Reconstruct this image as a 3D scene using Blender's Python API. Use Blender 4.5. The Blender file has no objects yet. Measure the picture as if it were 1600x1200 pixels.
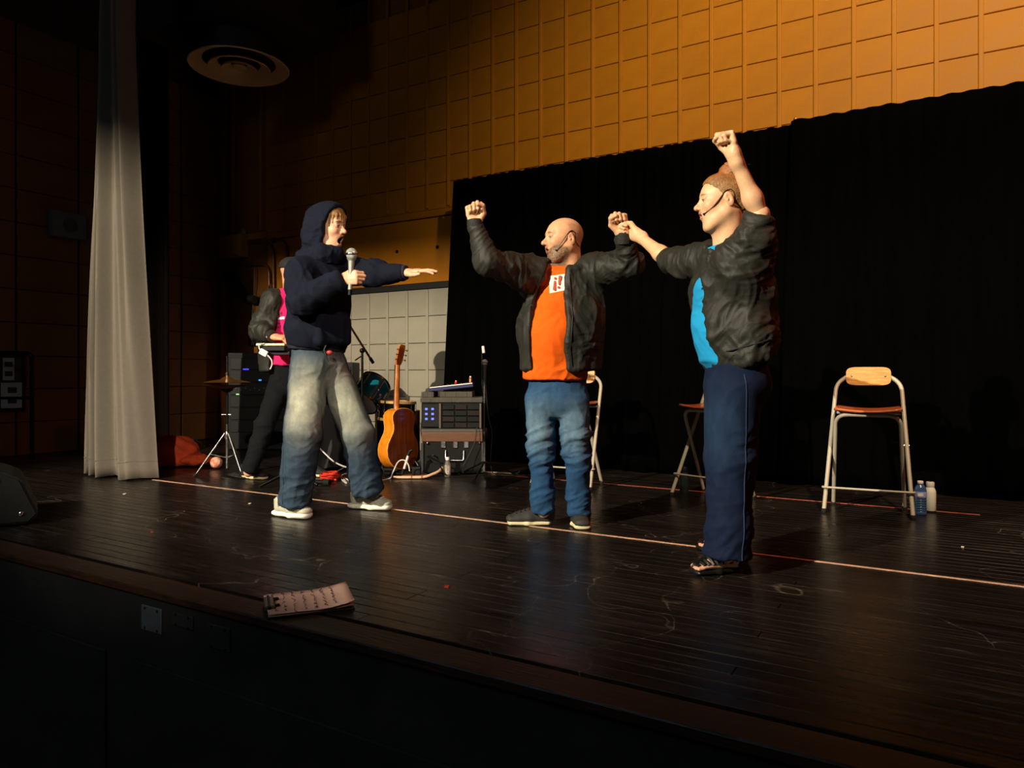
import bpy, bmesh, math, random
import numpy as np
from mathutils import Vector, Matrix
from mathutils.bvhtree import BVHTree

# ------------------------------------------------------------------ camera
sc = bpy.context.scene
COL = sc.collection
FPX, HOR, CH = 1130.0, 585.0, 0.83         # focal length (px of 1600), horizon row, eye height above the stage floor
YAW = math.atan(672.0 / FPX)               # the photographer looks to the left of the stage's depth axis
ct, st = math.cos(YAW), math.sin(YAW)
cam_d = bpy.data.cameras.new('camera')
cam = bpy.data.objects.new('camera', cam_d)
COL.objects.link(cam)
cam.location = (0, 0, CH)
cam.rotation_euler = (math.pi / 2, 0, YAW)
cam_d.sensor_width = 36
cam_d.lens = 36 * FPX / 1600
cam_d.shift_y = -(600 - HOR) / 1600
cam_d.clip_start = 0.05
sc.camera = cam

# ------------------------------------------------------------------ world, lights, exposure
w = bpy.data.worlds.new('dark_hall'); sc.world = w; w.use_nodes = True
w.node_tree.nodes['Background'].inputs[0].default_value = (0.55, 0.7, 0.75, 1)
w.node_tree.nodes['Background'].inputs[1].default_value = 0.0012
sc.view_settings.view_transform = 'Standard'
sc.view_settings.look = 'None'
sc.view_settings.exposure = 0.0
sc.view_settings.gamma = 1.0
sc.view_settings.use_curve_mapping = False

def spot(name, loc, target, power, color, angle, blend, radius):
    d = bpy.data.lights.new(name, 'SPOT')
    d.energy = power; d.color = color; d.spot_size = math.radians(angle); d.spot_blend = blend
    d.shadow_soft_size = radius
    o = bpy.data.objects.new(name, d); COL.objects.link(o)
    o.location = loc
    o.rotation_euler = (Vector(target) - Vector(loc)).to_track_quat('-Z', 'Y').to_euler()
    return o
# front-of-house key: one warm white lamp over the audience
KEY = Vector((-3.8, -4.2, 4.3))
spot('stage_key_light', KEY, (-2.4, 4.3, 0.9), 5200, (1.0, 0.88, 0.67), 64, 0.3, 0.03)
# weaker lamp from the right that fills the drum corner
spot('drum_fill_light', (2.0, -4.2, 4.1), (-5.0, 5.0, -0.1), 1500, (1.0, 0.86, 0.70), 21, 0.6, 0.06)
# second lamp that grazes the wall above the drape
spot('wall_wash_light', (0.9, 1.6, 5.0), (0.2, 6.25, 2.75), 1250, (1.0, 0.86, 0.58), 90, 0.75, 0.06)
# red side lamp that colours the shadows
spot('red_side_light', (2.6, 3.6, 4.6), (-1.9, 4.9, 0.1), 250, (1.0, 0.13, 0.05), 58, 0.7, 0.08)

# dim cool house light over the audience
_hl = bpy.data.lights.new('house_light', 'AREA'); _hl.energy = 26; _hl.color = (0.72, 0.88, 1.0); _hl.size = 1.5
_ho = bpy.data.objects.new('house_light', _hl); COL.objects.link(_ho); _ho.location = (-3.2, -2.6, 4.4); _ho.rotation_euler = (math.radians(38), 0, 0)

# ------------------------------------------------------------------ pixel helpers (1600 x 1200 frame)
def cp(u, v, Z):
    """camera-aligned point (right, depth, up) of a pixel at depth Z"""
    return np.array([(u - 800) / FPX * Z, Z, CH + (HOR - v) / FPX * Z])
def c2w(p):
    return Vector((p[0] * ct - p[1] * st, p[0] * st + p[1] * ct, p[2]))
def wp(u, v, Z): return c2w(cp(u, v, Z))
def fl(u, v, z=0.0):
    Z = (CH - z) * FPX / (v - HOR); return wp(u, v, Z)
def yp(u, v, y):
    tx = (u - 800) / FPX
    Z = y / (ct + tx * st); return wp(u, v, Z)
def xp(u, v, x):
    tx = (u - 800) / FPX
    Z = x / (-st + tx * ct); return wp(u, v, Z)

# ------------------------------------------------------------------ materials
def lin(c):
    return tuple(((x / 255) / 12.92 if x / 255 <= 0.04045 else ((x / 255 + 0.055) / 1.055) ** 2.4) for x in c)
MATS = {}
def mat(name, rgb, rough=0.6, metal=0.0, var=0.0, scale=8.0, bump=0.0, bscale=60.0, stretch=(1, 1, 1), spec=0.5,
        trans=0.0, emit=None, estr=0.0, sheen=0.0, vcol=False, coat=0.0, rvar=0.0, rgb2=None, alpha=1.0, objrand=0.0):
    if name in MATS: return MATS[name]
    m = bpy.data.materials.new(name); m.use_nodes = True
    nt = m.node_tree; N = nt.nodes; L = nt.links
    b = N['Principled BSDF']
    c = lin(rgb) + (1,)
    b.inputs['Base Color'].default_value = c
    b.inputs['Roughness'].default_value = rough
    b.inputs['Metallic'].default_value = metal
    b.inputs['Specular IOR Level'].default_value = spec
    if trans: b.inputs['Transmission Weight'].default_value = trans
    if sheen:
        b.inputs['Sheen Weight'].default_value = sheen; b.inputs['Sheen Roughness'].default_value = 0.4
    if coat: b.inputs['Coat Weight'].default_value = coat; b.inputs['Coat Roughness'].default_value = 0.15
    if alpha < 1: b.inputs['Alpha'].default_value = alpha
    if emit:
        b.inputs['Emission Color'].default_value = lin(emit) + (1,); b.inputs['Emission Strength'].default_value = estr
    base = None
    if vcol:
        a = N.new('ShaderNodeVertexColor'); a.layer_name = 'Col'; base = a.outputs['Color']
        L.new(base, b.inputs['Base Color'])
    tc = N.new('ShaderNodeTexCoord'); mp = N.new('ShaderNodeMapping'); mp.inputs['Scale'].default_value = stretch
    L.new(tc.outputs['Object'], mp.inputs['Vector'])
    if var or rgb2 or rvar:
        nz = N.new('ShaderNodeTexNoise'); nz.inputs['Scale'].default_value = scale; nz.inputs['Detail'].default_value = 6
        nz.inputs['Roughness'].default_value = 0.65
        L.new(mp.outputs[0], nz.inputs['Vector'])
        if var or rgb2:
            mx = N.new('ShaderNodeMix'); mx.data_type = 'RGBA'
            lo = tuple(x * (1 - var) for x in c[:3]) + (1,)
            hi = (lin(rgb2) if rgb2 else tuple(min(1, x * (1 + var)) for x in c[:3])) + (1,)
            if rgb2: lo = c
            mx.inputs[6].default_value = lo; mx.inputs[7].default_value = hi
            mr = N.new('ShaderNodeMapRange'); mr.inputs[1].default_value = 0.35; mr.inputs[2].default_value = 0.65
            L.new(nz.outputs['Fac'], mr.inputs[0]); L.new(mr.outputs[0], mx.inputs[0])
            out = mx.outputs[2]
            if vcol:
                mu = N.new('ShaderNodeMix'); mu.data_type = 'RGBA'; mu.blend_type = 'MULTIPLY'; mu.inputs[0].default_value = 1
                L.new(base, mu.inputs[6]); mx.inputs[6].default_value = (1 - var,) * 3 + (1,); mx.inputs[7].default_value = (1,) * 4
                L.new(out, mu.inputs[7]); out = mu.outputs[2]
            if objrand:
                oi = N.new('ShaderNodeObjectInfo'); r2 = N.new('ShaderNodeMapRange')
                r2.inputs[3].default_value = 1 - objrand; r2.inputs[4].default_value = 1 + objrand
                L.new(oi.outputs['Random'], r2.inputs[0])
                hv = N.new('ShaderNodeHueSaturation'); L.new(out, hv.inputs['Color']); L.new(r2.outputs[0], hv.inputs['Value'])
                out = hv.outputs[0]
            L.new(out, b.inputs['Base Color'])
        if rvar:
            r3 = N.new('ShaderNodeMapRange'); r3.inputs[1].default_value = 0.3; r3.inputs[2].default_value = 0.7
            r3.inputs[3].default_value = max(0.02, rough - rvar); r3.inputs[4].default_value = min(1, rough + rvar)
            L.new(nz.outputs['Fac'], r3.inputs[0]); L.new(r3.outputs[0], b.inputs['Roughness'])
    if bump:
        n2 = N.new('ShaderNodeTexNoise'); n2.inputs['Scale'].default_value = bscale; n2.inputs['Detail'].default_value = 4
        L.new(mp.outputs[0], n2.inputs['Vector'])
        bp = N.new('ShaderNodeBump'); bp.inputs['Strength'].default_value = bump; bp.inputs['Distance'].default_value = 0.01
        L.new(n2.outputs['Fac'], bp.inputs['Height']); L.new(bp.outputs[0], b.inputs['Normal'])
    MATS[name] = m
    return m

# ------------------------------------------------------------------ object helpers
def tag(o, label=None, cat=None, group=None, kind=None):
    if label: o['label'] = label
    if cat: o['category'] = cat
    if group: o['group'] = group
    if kind: o['kind'] = kind
    return o
def empty(name, loc, rz=0.0):
    o = bpy.data.objects.new(name, None); COL.objects.link(o)
    o.location = loc; o.rotation_euler = (0, 0, rz); o.empty_display_size = 0.1
    return o
def link_mesh(name, me, m, parent=None):
    if m is not None and not me.materials: me.materials.append(m)
    o = bpy.data.objects.new(name, me); COL.objects.link(o)
    if parent is not None: o.parent = parent
    return o
class MB:
    """collects simple shapes of ONE part"""
    def __init__(self): self.bm = bmesh.new()
    def _xf(self, vs, M):
        if M is not None:
            for v in vs: v.co = M @ v.co
    def box(self, x0, x1, y0, y1, z0, z1, M=None, bev=0.0):
        vs = [self.bm.verts.new((x, y, z)) for z in (z0, z1) for y in (y0, y1) for x in (x0, x1)]
        fs = [self.bm.faces.new([vs[i] for i in f]) for f in ((0, 2, 3, 1), (4, 5, 7, 6), (0, 1, 5, 4), (2, 6, 7, 3), (0, 4, 6, 2), (1, 3, 7, 5))]
        if bev:
            es = set(e for f in fs for e in f.edges)
            r = bmesh.ops.bevel(self.bm, geom=list(es), offset=bev, segments=2 if bev >= 0.006 else 1, affect='EDGES', profile=0.6)
            vs = list(set(v for f in r['faces'] for v in f.verts) | set(v for v in vs if v.is_valid))
            for v in vs:
                for e in v.link_edges: e.smooth = False
        self._xf(vs, M); return self
    def tube(self, pts, r, n=8, closed=False, caps=True):
        pts = [Vector(p) for p in pts]; k = len(pts)
        rs = r if isinstance(r, (list, tuple)) else [r] * k
        rings = []; up = None
        for i in range(k):
            a = pts[(i - 1) % k] if (closed or i > 0) else pts[0]
            b = pts[(i + 1) % k] if (closed or i < k - 1) else pts[-1]
            d = (b - a)
            d = d.normalized() if d.length > 1e-9 else Vector((0, 0, 1))
            if up is None:
                up = Vector((0, 0, 1)) if abs(d.z) < 0.9 else Vector((1, 0, 0))
            s = d.cross(up)
            if s.length < 1e-6: s = d.cross(Vector((0.3, 0.9, 0.1)))
            s.normalize(); up = s.cross(d).normalized()
            rings.append([self.bm.verts.new(pts[i] + (s * math.cos(2 * math.pi * j / n) + up * math.sin(2 * math.pi * j / n)) * rs[i]) for j in range(n)])
        m = k if closed else k - 1
        for i in range(m):
            A, B = rings[i], rings[(i + 1) % k]
            for j in range(n): self.bm.faces.new((A[j], A[(j + 1) % n], B[(j + 1) % n], B[j]))
        if caps and not closed:
            self.bm.faces.new(rings[0][::-1]); self.bm.faces.new(rings[-1])
        return self
    def lathe(self, prof, n=24, M=None, axis_cap=True):
        rings = []; allv = []
        for r, z in prof:
            ring = [self.bm.verts.new((r * math.cos(2 * math.pi * j / n), r * math.sin(2 * math.pi * j / n), z)) for j in range(n)]
            rings.append(ring); allv += ring
        for A, B in zip(rings[:-1], rings[1:]):
            for j in range(n): self.bm.faces.new((A[j], A[(j + 1) % n], B[(j + 1) % n], B[j]))
        if axis_cap:
            self.bm.faces.new(rings[0][::-1]); self.bm.faces.new(rings[-1])
        self._xf(allv, M); return self
    def ball(self, c, r, n=10, M=None):
        if not isinstance(r, (tuple, list)): r = (r, r, r)
        res = bmesh.ops.create_uvsphere(self.bm, u_segments=n + 2, v_segments=n, radius=1)
        for v in res['verts']:
            v.co = Vector((v.co.x * r[0] + c[0], v.co.y * r[1] + c[1], v.co.z * r[2] + c[2]))
        self._xf(res['verts'], M); return self
    def prism(self, poly, z0, z1, M=None):
        a = [self.bm.verts.new((x, y, z0)) for x, y in poly]; b = [self.bm.verts.new((x, y, z1)) for x, y in poly]
        n = len(poly)
        self.bm.faces.new(a[::-1]); self.bm.faces.new(b)
        for i in range(n): self.bm.faces.new((a[i], a[(i + 1) % n], b[(i + 1) % n], b[i]))
        self._xf(a + b, M); return self
    def grid(self, fn, nu, nv, thick=None):
        V = [[self.bm.verts.new(fn(i / nu, j / nv)) for j in range(nv + 1)] for i in range(nu + 1)]
        for i in range(nu):
            for j in range(nv): self.bm.faces.new((V[i][j], V[i + 1][j], V[i + 1][j + 1], V[i][j + 1]))
        return self
    def mesh(self, name, smooth=True, angle=50):
        bmesh.ops.recalc_face_normals(self.bm, faces=self.bm.faces)
        if smooth:
            for f in self.bm.faces: f.smooth = True
            ca = math.radians(angle)
            for e in self.bm.edges:
                if len(e.link_faces) == 2 and e.calc_face_angle(0) > ca: e.smooth = False
        me = bpy.data.meshes.new(name); self.bm.to_mesh(me); self.bm.free()
        return me
    def build(self, name, m, parent=None, smooth=True, solid=0.0):
        o = link_mesh(name, self.mesh(name, smooth), m, parent)
        if solid:
            md = o.modifiers.new('thickness', 'SOLIDIFY'); md.thickness = solid; md.offset = 0
        return o
def frame(o, x, z):
    """matrix with local x along x, local z near z, origin o"""
    x = Vector(x).normalized(); z = Vector(z); y = z.cross(x).normalized(); z = x.cross(y)
    M = Matrix((x, y, z)).transposed().to_4x4(); M.translation = Vector(o); return M
def arc(c, a, b, r0, t0, t1, n):
    """points on an arc in the plane spanned by a, b"""
    c, a, b = Vector(c), Vector(a), Vector(b)
    return [c + (a * math.cos(t0 + (t1 - t0) * i / n) + b * math.sin(t0 + (t1 - t0) * i / n)) * r0 for i in range(n + 1)]
def round_path(pts, r, n=5):
    pts = [Vector(p) for p in pts]; out = [pts[0]]
    for i in range(1, len(pts) - 1):
        p = pts[i]; a = (pts[i - 1] - p); b = (pts[i + 1] - p)
        rr = min(r, a.length * 0.49, b.length * 0.49)
        A = p + a.normalized() * rr; B = p + b.normalized() * rr
        for k in range(n + 1):
            t = k / n; out.append(A * (1 - t) ** 2 + p * 2 * t * (1 - t) + B * t * t)
    out.append(pts[-1]); return out
def spline(pts, n=6):
    P = [Vector(p) for p in pts]; out = []
    for i in range(len(P) - 1):
        p0 = P[max(0, i - 1)]; p1 = P[i]; p2 = P[i + 1]; p3 = P[min(len(P) - 1, i + 2)]
        for k in range(n):
            t = k / n
            out.append(0.5 * ((2 * p1) + (p2 - p0) * t + (2 * p0 - 5 * p1 + 4 * p2 - p3) * t * t + (3 * p1 - p0 - 3 * p2 + p3) * t ** 3))
    out.append(P[-1]); return out
def put_copy(src, parent=None, loc=None, rz=None):
    c = src.copy(); COL.objects.link(c); c.parent = parent
    if loc is not None: c.location = loc
    if rz is not None: c.rotation_euler.z = rz
    return c
def copy_tree(o, parent=None):
    c = o.copy(); COL.objects.link(c); c.parent = parent
    for ch in list(o.children): copy_tree(ch, c)
    return c
rnd = random.Random(7)
# ================================================================== THE SETTING
YB, XL, CEIL = 6.25, -8.1, 5.1            # back wall, left wall, ceiling
LIP, GRV = 1.685, 1.82                     # stage front edge and the groove behind the nosing
m_floor_base = mat('floor_gap', (9, 7, 6), 0.8)
def floor_mat():
    m = bpy.data.materials.new('painted_floor_boards'); m.use_nodes = True; nt = m.node_tree; N = nt.nodes; L = nt.links
    b = N['Principled BSDF']
    tc = N.new('ShaderNodeTexCoord'); geo = N.new('ShaderNodeNewGeometry')
    mp = N.new('ShaderNodeMapping'); mp.inputs['Scale'].default_value = (1.2, 26, 1)
    L.new(geo.outputs['Position'], mp.inputs['Vector'])
    n1 = N.new('ShaderNodeTexNoise'); n1.inputs['Scale'].default_value = 2.2; n1.inputs['Detail'].default_value = 8; n1.inputs['Roughness'].default_value = 0.7
    L.new(mp.outputs[0], n1.inputs['Vector'])
    n2 = N.new('ShaderNodeTexNoise'); n2.inputs['Scale'].default_value = 1.7; n2.inputs['Detail'].default_value = 7; n2.inputs['Roughness'].default_value = 0.7
    L.new(geo.outputs['Position'], n2.inputs['Vector'])
    r1 = N.new('ShaderNodeMapRange'); r1.inputs[1].default_value = 0.52; r1.inputs[2].default_value = 0.85
    L.new(n1.outputs['Fac'], r1.inputs[0])
    r2 = N.new('ShaderNodeMapRange'); r2.inputs[1].default_value = 0.42; r2.inputs[2].default_value = 0.72
    L.new(n2.outputs['Fac'], r2.inputs[0])
    mul = N.new('ShaderNodeMath'); mul.operation = 'MULTIPLY'; L.new(r1.outputs[0], mul.inputs[0]); L.new(r2.outputs[0], mul.inputs[1])
    mx = N.new('ShaderNodeMix'); mx.data_type = 'RGBA'
    mx.inputs[6].default_value = lin((21, 16, 14)) + (1,); mx.inputs[7].default_value = lin((100, 82, 66)) + (1,)
    L.new(mul.outputs[0], mx.inputs[0])
    # thin stray scuffs
    vo = N.new('ShaderNodeTexVoronoi'); vo.feature = 'DISTANCE_TO_EDGE'; vo.inputs['Scale'].default_value = 1.6
    nd = N.new('ShaderNodeTexNoise'); nd.inputs['Scale'].default_value = 1.1; nd.inputs['Detail'].default_value = 3
    L.new(geo.outputs['Position'], nd.inputs['Vector']); L.new(nd.outputs['Color'], vo.inputs['Vector'])
    r3 = N.new('ShaderNodeMapRange'); r3.inputs[1].default_value = 0.0; r3.inputs[2].default_value = 0.0035; r3.inputs[3].default_value = 0.5; r3.inputs[4].default_value = 0
    L.new(vo.outputs['Distance'], r3.inputs[0])
    m3 = N.new('ShaderNodeMath'); m3.operation = 'MULTIPLY'; L.new(r3.outputs[0], m3.inputs[0]); L.new(r2.outputs[0], m3.inputs[1])
    mx2 = N.new('ShaderNodeMix'); mx2.data_type = 'RGBA'; L.new(m3.outputs[0], mx2.inputs[0]); L.new(mx.outputs[2], mx2.inputs[6])
    mx2.inputs[7].default_value = lin((150, 138, 120)) + (1,)
    oi = N.new('ShaderNodeObjectInfo'); ro = N.new('ShaderNodeMapRange'); ro.inputs[3].default_value = 0.72; ro.inputs[4].default_value = 1.3
    L.new(oi.outputs['Random'], ro.inputs[0])
    hv = N.new('ShaderNodeHueSaturation'); L.new(mx2.outputs[2], hv.inputs['Color']); L.new(ro.outputs[0], hv.inputs['Value'])
    L.new(hv.outputs[0], b.inputs['Base Color'])
    rr = N.new('ShaderNodeMapRange'); rr.inputs[1].default_value = 0.3; rr.inputs[2].default_value = 0.7; rr.inputs[3].default_value = 0.2; rr.inputs[4].default_value = 0.42
    L.new(n1.outputs['Fac'], rr.inputs[0]); L.new(rr.outputs[0], b.inputs['Roughness'])
    b.inputs['Specular IOR Level'].default_value = 0.5
    bp = N.new('ShaderNodeBump'); bp.inputs['Strength'].default_value = 0.25; bp.inputs['Distance'].default_value = 0.002
    L.new(n1.outputs['Fac'], bp.inputs['Height']); L.new(bp.outputs[0], b.inputs['Normal'])
    return m
M_FLOOR = floor_mat()
# stage floor: a slab with every board laid on it
floor = MB().box(XL, 3.0, GRV, YB, -0.9, -0.02).build('floor', m_floor_base, smooth=False); tag(floor, 'dark worn stage floor of narrow wooden boards', kind='structure')
BW = 0.066
nb = int((YB - GRV) / BW)
plank_meshes = {}
def plank_mesh(length):
    key = round(length, 3)
    if key not in plank_meshes:
        me = MB().box(0, length, 0.0012, BW - 0.0012, -0.02, 0).mesh('floor_board', False)
        bm = bmesh.new(); bm.from_mesh(me)
        top = [e for e in bm.edges if all(abs(v.co.z) < 1e-6 for v in e.verts)]
        bmesh.ops.bevel(bm, geom=top, offset=0.0022, segments=1, affect='EDGES'); bm.to_mesh(me); bm.free()
        me.materials.append(M_FLOOR); plank_meshes[key] = me
    return plank_meshes[key]
xs_cuts = [[XL, -4.9, -1.7, 3.0], [XL, -3.7, -0.5, 3.0], [XL, -2.9, 0.3, 3.0], [XL, -5.6, -2.3, 3.0]]
for i in range(nb):
    cuts = xs_cuts[(i * 3 + (i // 5)) % 4]
    for a, b_ in zip(cuts[:-1], cuts[1:]):
        o = link_mesh('floor_board', plank_mesh(b_ - a - 0.0015), None, floor)
        o.location = (a, GRV + 0.012 + i * BW, rnd.uniform(-0.0004, 0.0004))
# nosing board and fascia
m_nose = mat('worn_nosing', (70, 42, 24), 0.5, var=0.5, scale=6, stretch=(1.5, 14, 14), rgb2=(34, 24, 18), bump=0.3, bscale=8)
m_fascia = mat('stage_front_paint', (26, 27, 26), 0.75, var=0.25, scale=5, bump=0.15, bscale=30)
tr = MB().box(XL, 3.0, LIP, GRV - 0.006, -0.035, -0.002, bev=0.005).build('trim_1', m_nose); tag(tr, 'worn brown nosing board along the front edge of the stage', kind='structure')
wf = MB().box(XL, 3.0, LIP + 0.02, LIP + 0.06, -1.0, -0.035).build('wall_front', m_fascia, smooth=False); tag(wf, 'dark painted front face of the stage', kind='structure')
m_rec = mat('fascia_panel', (22, 23, 22), 0.8, var=0.2, scale=4)
for x0, x1 in ((-2.75, -0.95), (-0.75, 1.2), (-5.2, -2.95)):
    MB().box(x0, x1, LIP + 0.008, LIP + 0.022, -0.98, -0.30, bev=0.004).build('panel', m_rec, wf)
hf = MB().box(-10, 6, -6, LIP + 0.02, -1.1, -1.0).build('floor_house', mat('house_carpet', (30, 28, 28), 0.95, var=0.2, scale=40), smooth=False)
tag(hf, 'dark floor of the hall in front of the stage', kind='structure')
# back wall: stacked blocks with raked joints
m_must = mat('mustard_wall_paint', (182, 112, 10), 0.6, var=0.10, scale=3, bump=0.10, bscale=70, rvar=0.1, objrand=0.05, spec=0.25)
m_must_dk = mat('mustard_joint', (150, 84, 10), 0.6)
m_grey = mat('grey_wall_paint', (150, 143, 127), 0.5, var=0.07, scale=3, bump=0.10, bscale=70, objrand=0.03)
m_grey_dk = mat('grey_joint', (140, 133, 118), 0.6)
m_black = mat('black_paint', (12, 11, 10), 0.6)
XE = 2.4
wb = MB().box(XL, XE, YB + 0.03, YB + 0.25, -0.02, CEIL).build('wall_back', m_must_dk, smooth=False)
tag(wb, 'mustard brown block wall behind the stage', kind='structure')
PW, PH, CWID = 0.279, 0.279, 0.006
blk = MB().box(CWID / 2, PW - CWID / 2, 0, 0.032, 0.003, PH - 0.003, bev=0.004).mesh('block')
blk.materials.append(m_must)
X0 = -7.29
ncol = int((XE - X0) / PW)
for r in range(9):
    for c in range(ncol):
        x = X0 + c * PW; z = 2.60 + r * PH
        # leave out what the frame never reaches (above the picture on the right)
        zmax = 4.80 if x < -4.2 else 4.80 - (x + 4.2) * 0.20
        if z > zmax: continue
        o = link_mesh('block', blk, None, wb); o.location = (x, YB, z)
rib_hi = MB().box(-0.017, 0.017, -0.016, 0.01, 0, CEIL - 2.63, bev=0.007).mesh('rib'); rib_hi.materials.append(m_must)
for c in range(ncol + 1):
    o = link_mesh('rib', rib_hi, None, wb); o.location = (X0 + c * PW, YB, 2.62)
# horizontal ledge, smooth panel, black band
pm = MB()
pm.box(-7.29, XE, YB - 0.012, YB + 0.03, 2.525, 2.598, bev=0.004).build('ledge', m_must, wb)
MB().box(-7.29, XE, YB + 0.004, YB + 0.03, 1.825, 2.515, bev=0.003).build('panel', m_must, wb)
MB().box(-7.29, XE, YB - 0.02, YB + 0.03, 1.755, 1.82, bev=0.004).build('band', m_black, wb)
m_hole = mat('hole', (20, 12, 6), 0.9)
for (u, v) in ((620, 393), (683, 386)):
    p = yp(u, v, YB); MB().lathe([(0.02, 0), (0.018, 0.008), (0.008, 0.008), (0.006, 0.0)], 14, M=Matrix.Translation((p.x, YB + 0.004, p.z)) @ Matrix.Rotation(math.pi / 2, 4, 'X')).build('bolt_socket', m_hole, wb)
wlow = MB().box(-7.29, -3.6, YB + 0.028, YB + 0.2, -0.02, 1.754).build('wall_back_lower', m_grey_dk, smooth=False); tag(wlow, 'grey block wall below the black band', kind='structure')
blg = MB().box(CWID / 2, PW - CWID / 2, 0, 0.032, 0.003, 0.2925 - 0.003, bev=0.004).mesh('block'); blg.materials.append(m_grey)
for r in range(6):
    for c in range(13):
        o = link_mesh('block', blg, None, wlow); o.location = (X0 + c * PW, YB, r * 0.2925)
rib_lo = MB().box(-0.017, 0.017, -0.016, 0.01, 0, 1.735, bev=0.007).mesh('rib'); rib_lo.materials.append(m_grey)
for c in range(14):
    o = link_mesh('rib', rib_lo, None, wlow); o.location = (X0 + c * PW, YB, 0.005)
# corner bay at the left end of the back wall
bay = MB()
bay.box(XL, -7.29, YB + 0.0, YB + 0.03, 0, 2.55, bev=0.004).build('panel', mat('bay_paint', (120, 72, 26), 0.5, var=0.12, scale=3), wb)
MB().box(XL + 0.02, -7.3, YB - 0.02, YB + 0.03, 2.55, 2.63, bev=0.004).build('ledge', m_must, wb)
for x in (-7.98, -7.44): MB().box(x, x + 0.03, YB - 0.012, YB + 0.03, 2.66, 4.9, bev=0.004).build('rib', m_must, wb)
# left wall
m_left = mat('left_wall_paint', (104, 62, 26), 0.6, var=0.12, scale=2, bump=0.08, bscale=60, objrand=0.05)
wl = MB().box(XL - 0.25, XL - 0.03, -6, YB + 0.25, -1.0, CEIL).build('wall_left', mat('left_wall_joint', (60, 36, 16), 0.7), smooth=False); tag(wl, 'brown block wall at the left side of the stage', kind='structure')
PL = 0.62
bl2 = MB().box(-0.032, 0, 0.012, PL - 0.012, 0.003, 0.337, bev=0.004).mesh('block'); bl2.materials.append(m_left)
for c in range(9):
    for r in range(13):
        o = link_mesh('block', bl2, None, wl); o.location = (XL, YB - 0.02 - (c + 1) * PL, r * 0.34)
MB().box(XL - 0.03, XL + 0.05, YB - 0.10, YB - 0.005, 0, CEIL, bev=0.008).build('corner_post', mat('post_paint', (128, 78, 34), 0.45, var=0.1), wl)
# ceiling with a dropped bulkhead
m_ceil = mat('ceiling_paint', (40, 30, 20), 0.8, var=0.1)
ce = MB().box(XL, 3, 0.5, YB, CEIL, CEIL + 0.1).build('ceiling', m_ceil, smooth=False); tag(ce, 'dark ceiling above the stage', kind='structure')
# air diffuser under a square duct
dc = cp(374, 105, 7.3)
DP = c2w(dc)
dif = empty('ceiling_diffuser', (DP.x, DP.y, DP.z)); tag(dif, 'round white ceiling air diffuser with concentric rings', 'air vent')
m_dif = mat('diffuser_enamel', (225, 190, 150), 0.45, var=0.06)
R0 = 0.485
for i, (ro, ri, z0, z1) in enumerate(((R0, R0 * 0.72, 0.0, 0.06), (R0 * 0.62, R0 * 0.42, -0.015, 0.045), (R0 * 0.35, R0 * 0.16, -0.02, 0.035))):
    MB().lathe([(ri, z1), (ro * 0.97, z0 + 0.012), (ro, z0), (ro * 0.985, z0 - 0.008), (ri, z1 - 0.012), (ri, z1)], 56, axis_cap=False).build('ring', m_dif, dif)
MB().lathe([(0.001, 0.0), (0.05, -0.012), (0.07, 0.0), (0.06, 0.02), (0.001, 0.03)], 28).build('centre_cone', m_dif, dif)
MB().lathe([(R0 * 0.8, 0.05), (R0 * 0.8, 0.28)], 40).build('neck', mat('duct_inside', (14, 11, 9), 0.7), dif)
dkw = MB().box(-0.75, 0.75, -0.6, 0.6, 0.25, CEIL - DP.z, bev=0.01).build('air_duct', mat('duct_paint', (26, 20, 14), 0.8, var=0.1)); dkw.location = DP
tag(dkw, 'dark square air duct above the round diffuser', 'duct')
# ================================================================== PROPS
m_steel = mat('chrome', (200, 200, 200), 0.22, 1.0)
m_blkmet = mat('black_metal', (16, 16, 17), 0.38, 0.6)
m_blkpl = mat('black_plastic', (11, 11, 12), 0.55, var=0.2, scale=20, spec=0.25)
m_rubber = mat('black_rubber', (12, 12, 12), 0.85)
m_cord_b = mat('black_cord', (13, 13, 14), 0.55)
m_cord_w = mat('white_cord', (215, 212, 205), 0.5)
m_white = mat('white_plastic', (225, 222, 214), 0.4)
m_velvet = mat('black_velour', (2, 2, 2), 1.0, var=0.3, scale=5, stretch=(4, 4, 0.5), bump=0.1, bscale=9, spec=0.02)
m_beige = mat('beige_drape_cloth', (108, 100, 89), 0.85, var=0.05, scale=30, bump=0.12, bscale=160, spec=0.2, sheen=0.15)
UPW = Vector((0, 0, 1))
# unseen lantern added around the key lamp: its two flaps trim the beam
kl = empty('beam_trim_lantern', KEY, 0.0); tag(kl, 'unseen black lantern added above the audience, with barn door flaps that trim the key beam', 'stage light')
def flap(elev, below):
    d = Vector((0.16, math.cos(elev), math.sin(elev))).normalized(); n = Vector((0, -math.sin(elev), math.cos(elev))) * (-1 if below else 1)
    a, b_ = d * 0.2, d * 0.62
    bm = bmesh.new(); sx = Vector((1, 0, 0))
    vs = [bm.verts.new(p) for p in (a - sx * 0.3 + n * 0.12, a + sx * 0.3 + n * 0.12, b_ + sx * 0.62, b_ - sx * 0.62)]
    wv = [bm.verts.new(p + n * 0.004) for p in (a - sx * 0.3 + n * 0.12, a + sx * 0.3 + n * 0.12, b_ + sx * 0.62, b_ - sx * 0.62)]
    bm.faces.new(vs); bm.faces.new(wv[::-1])
    for i in range(4): bm.faces.new((vs[i], wv[i], wv[(i + 1) % 4], vs[(i + 1) % 4]))
    me = bpy.data.meshes.new('flap'); bm.to_mesh(me); bm.free(); link_mesh('flap', me, m_blkmet, kl)
flap(math.radians(-13.2), False); flap(math.radians(-33.5), True)
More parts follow.
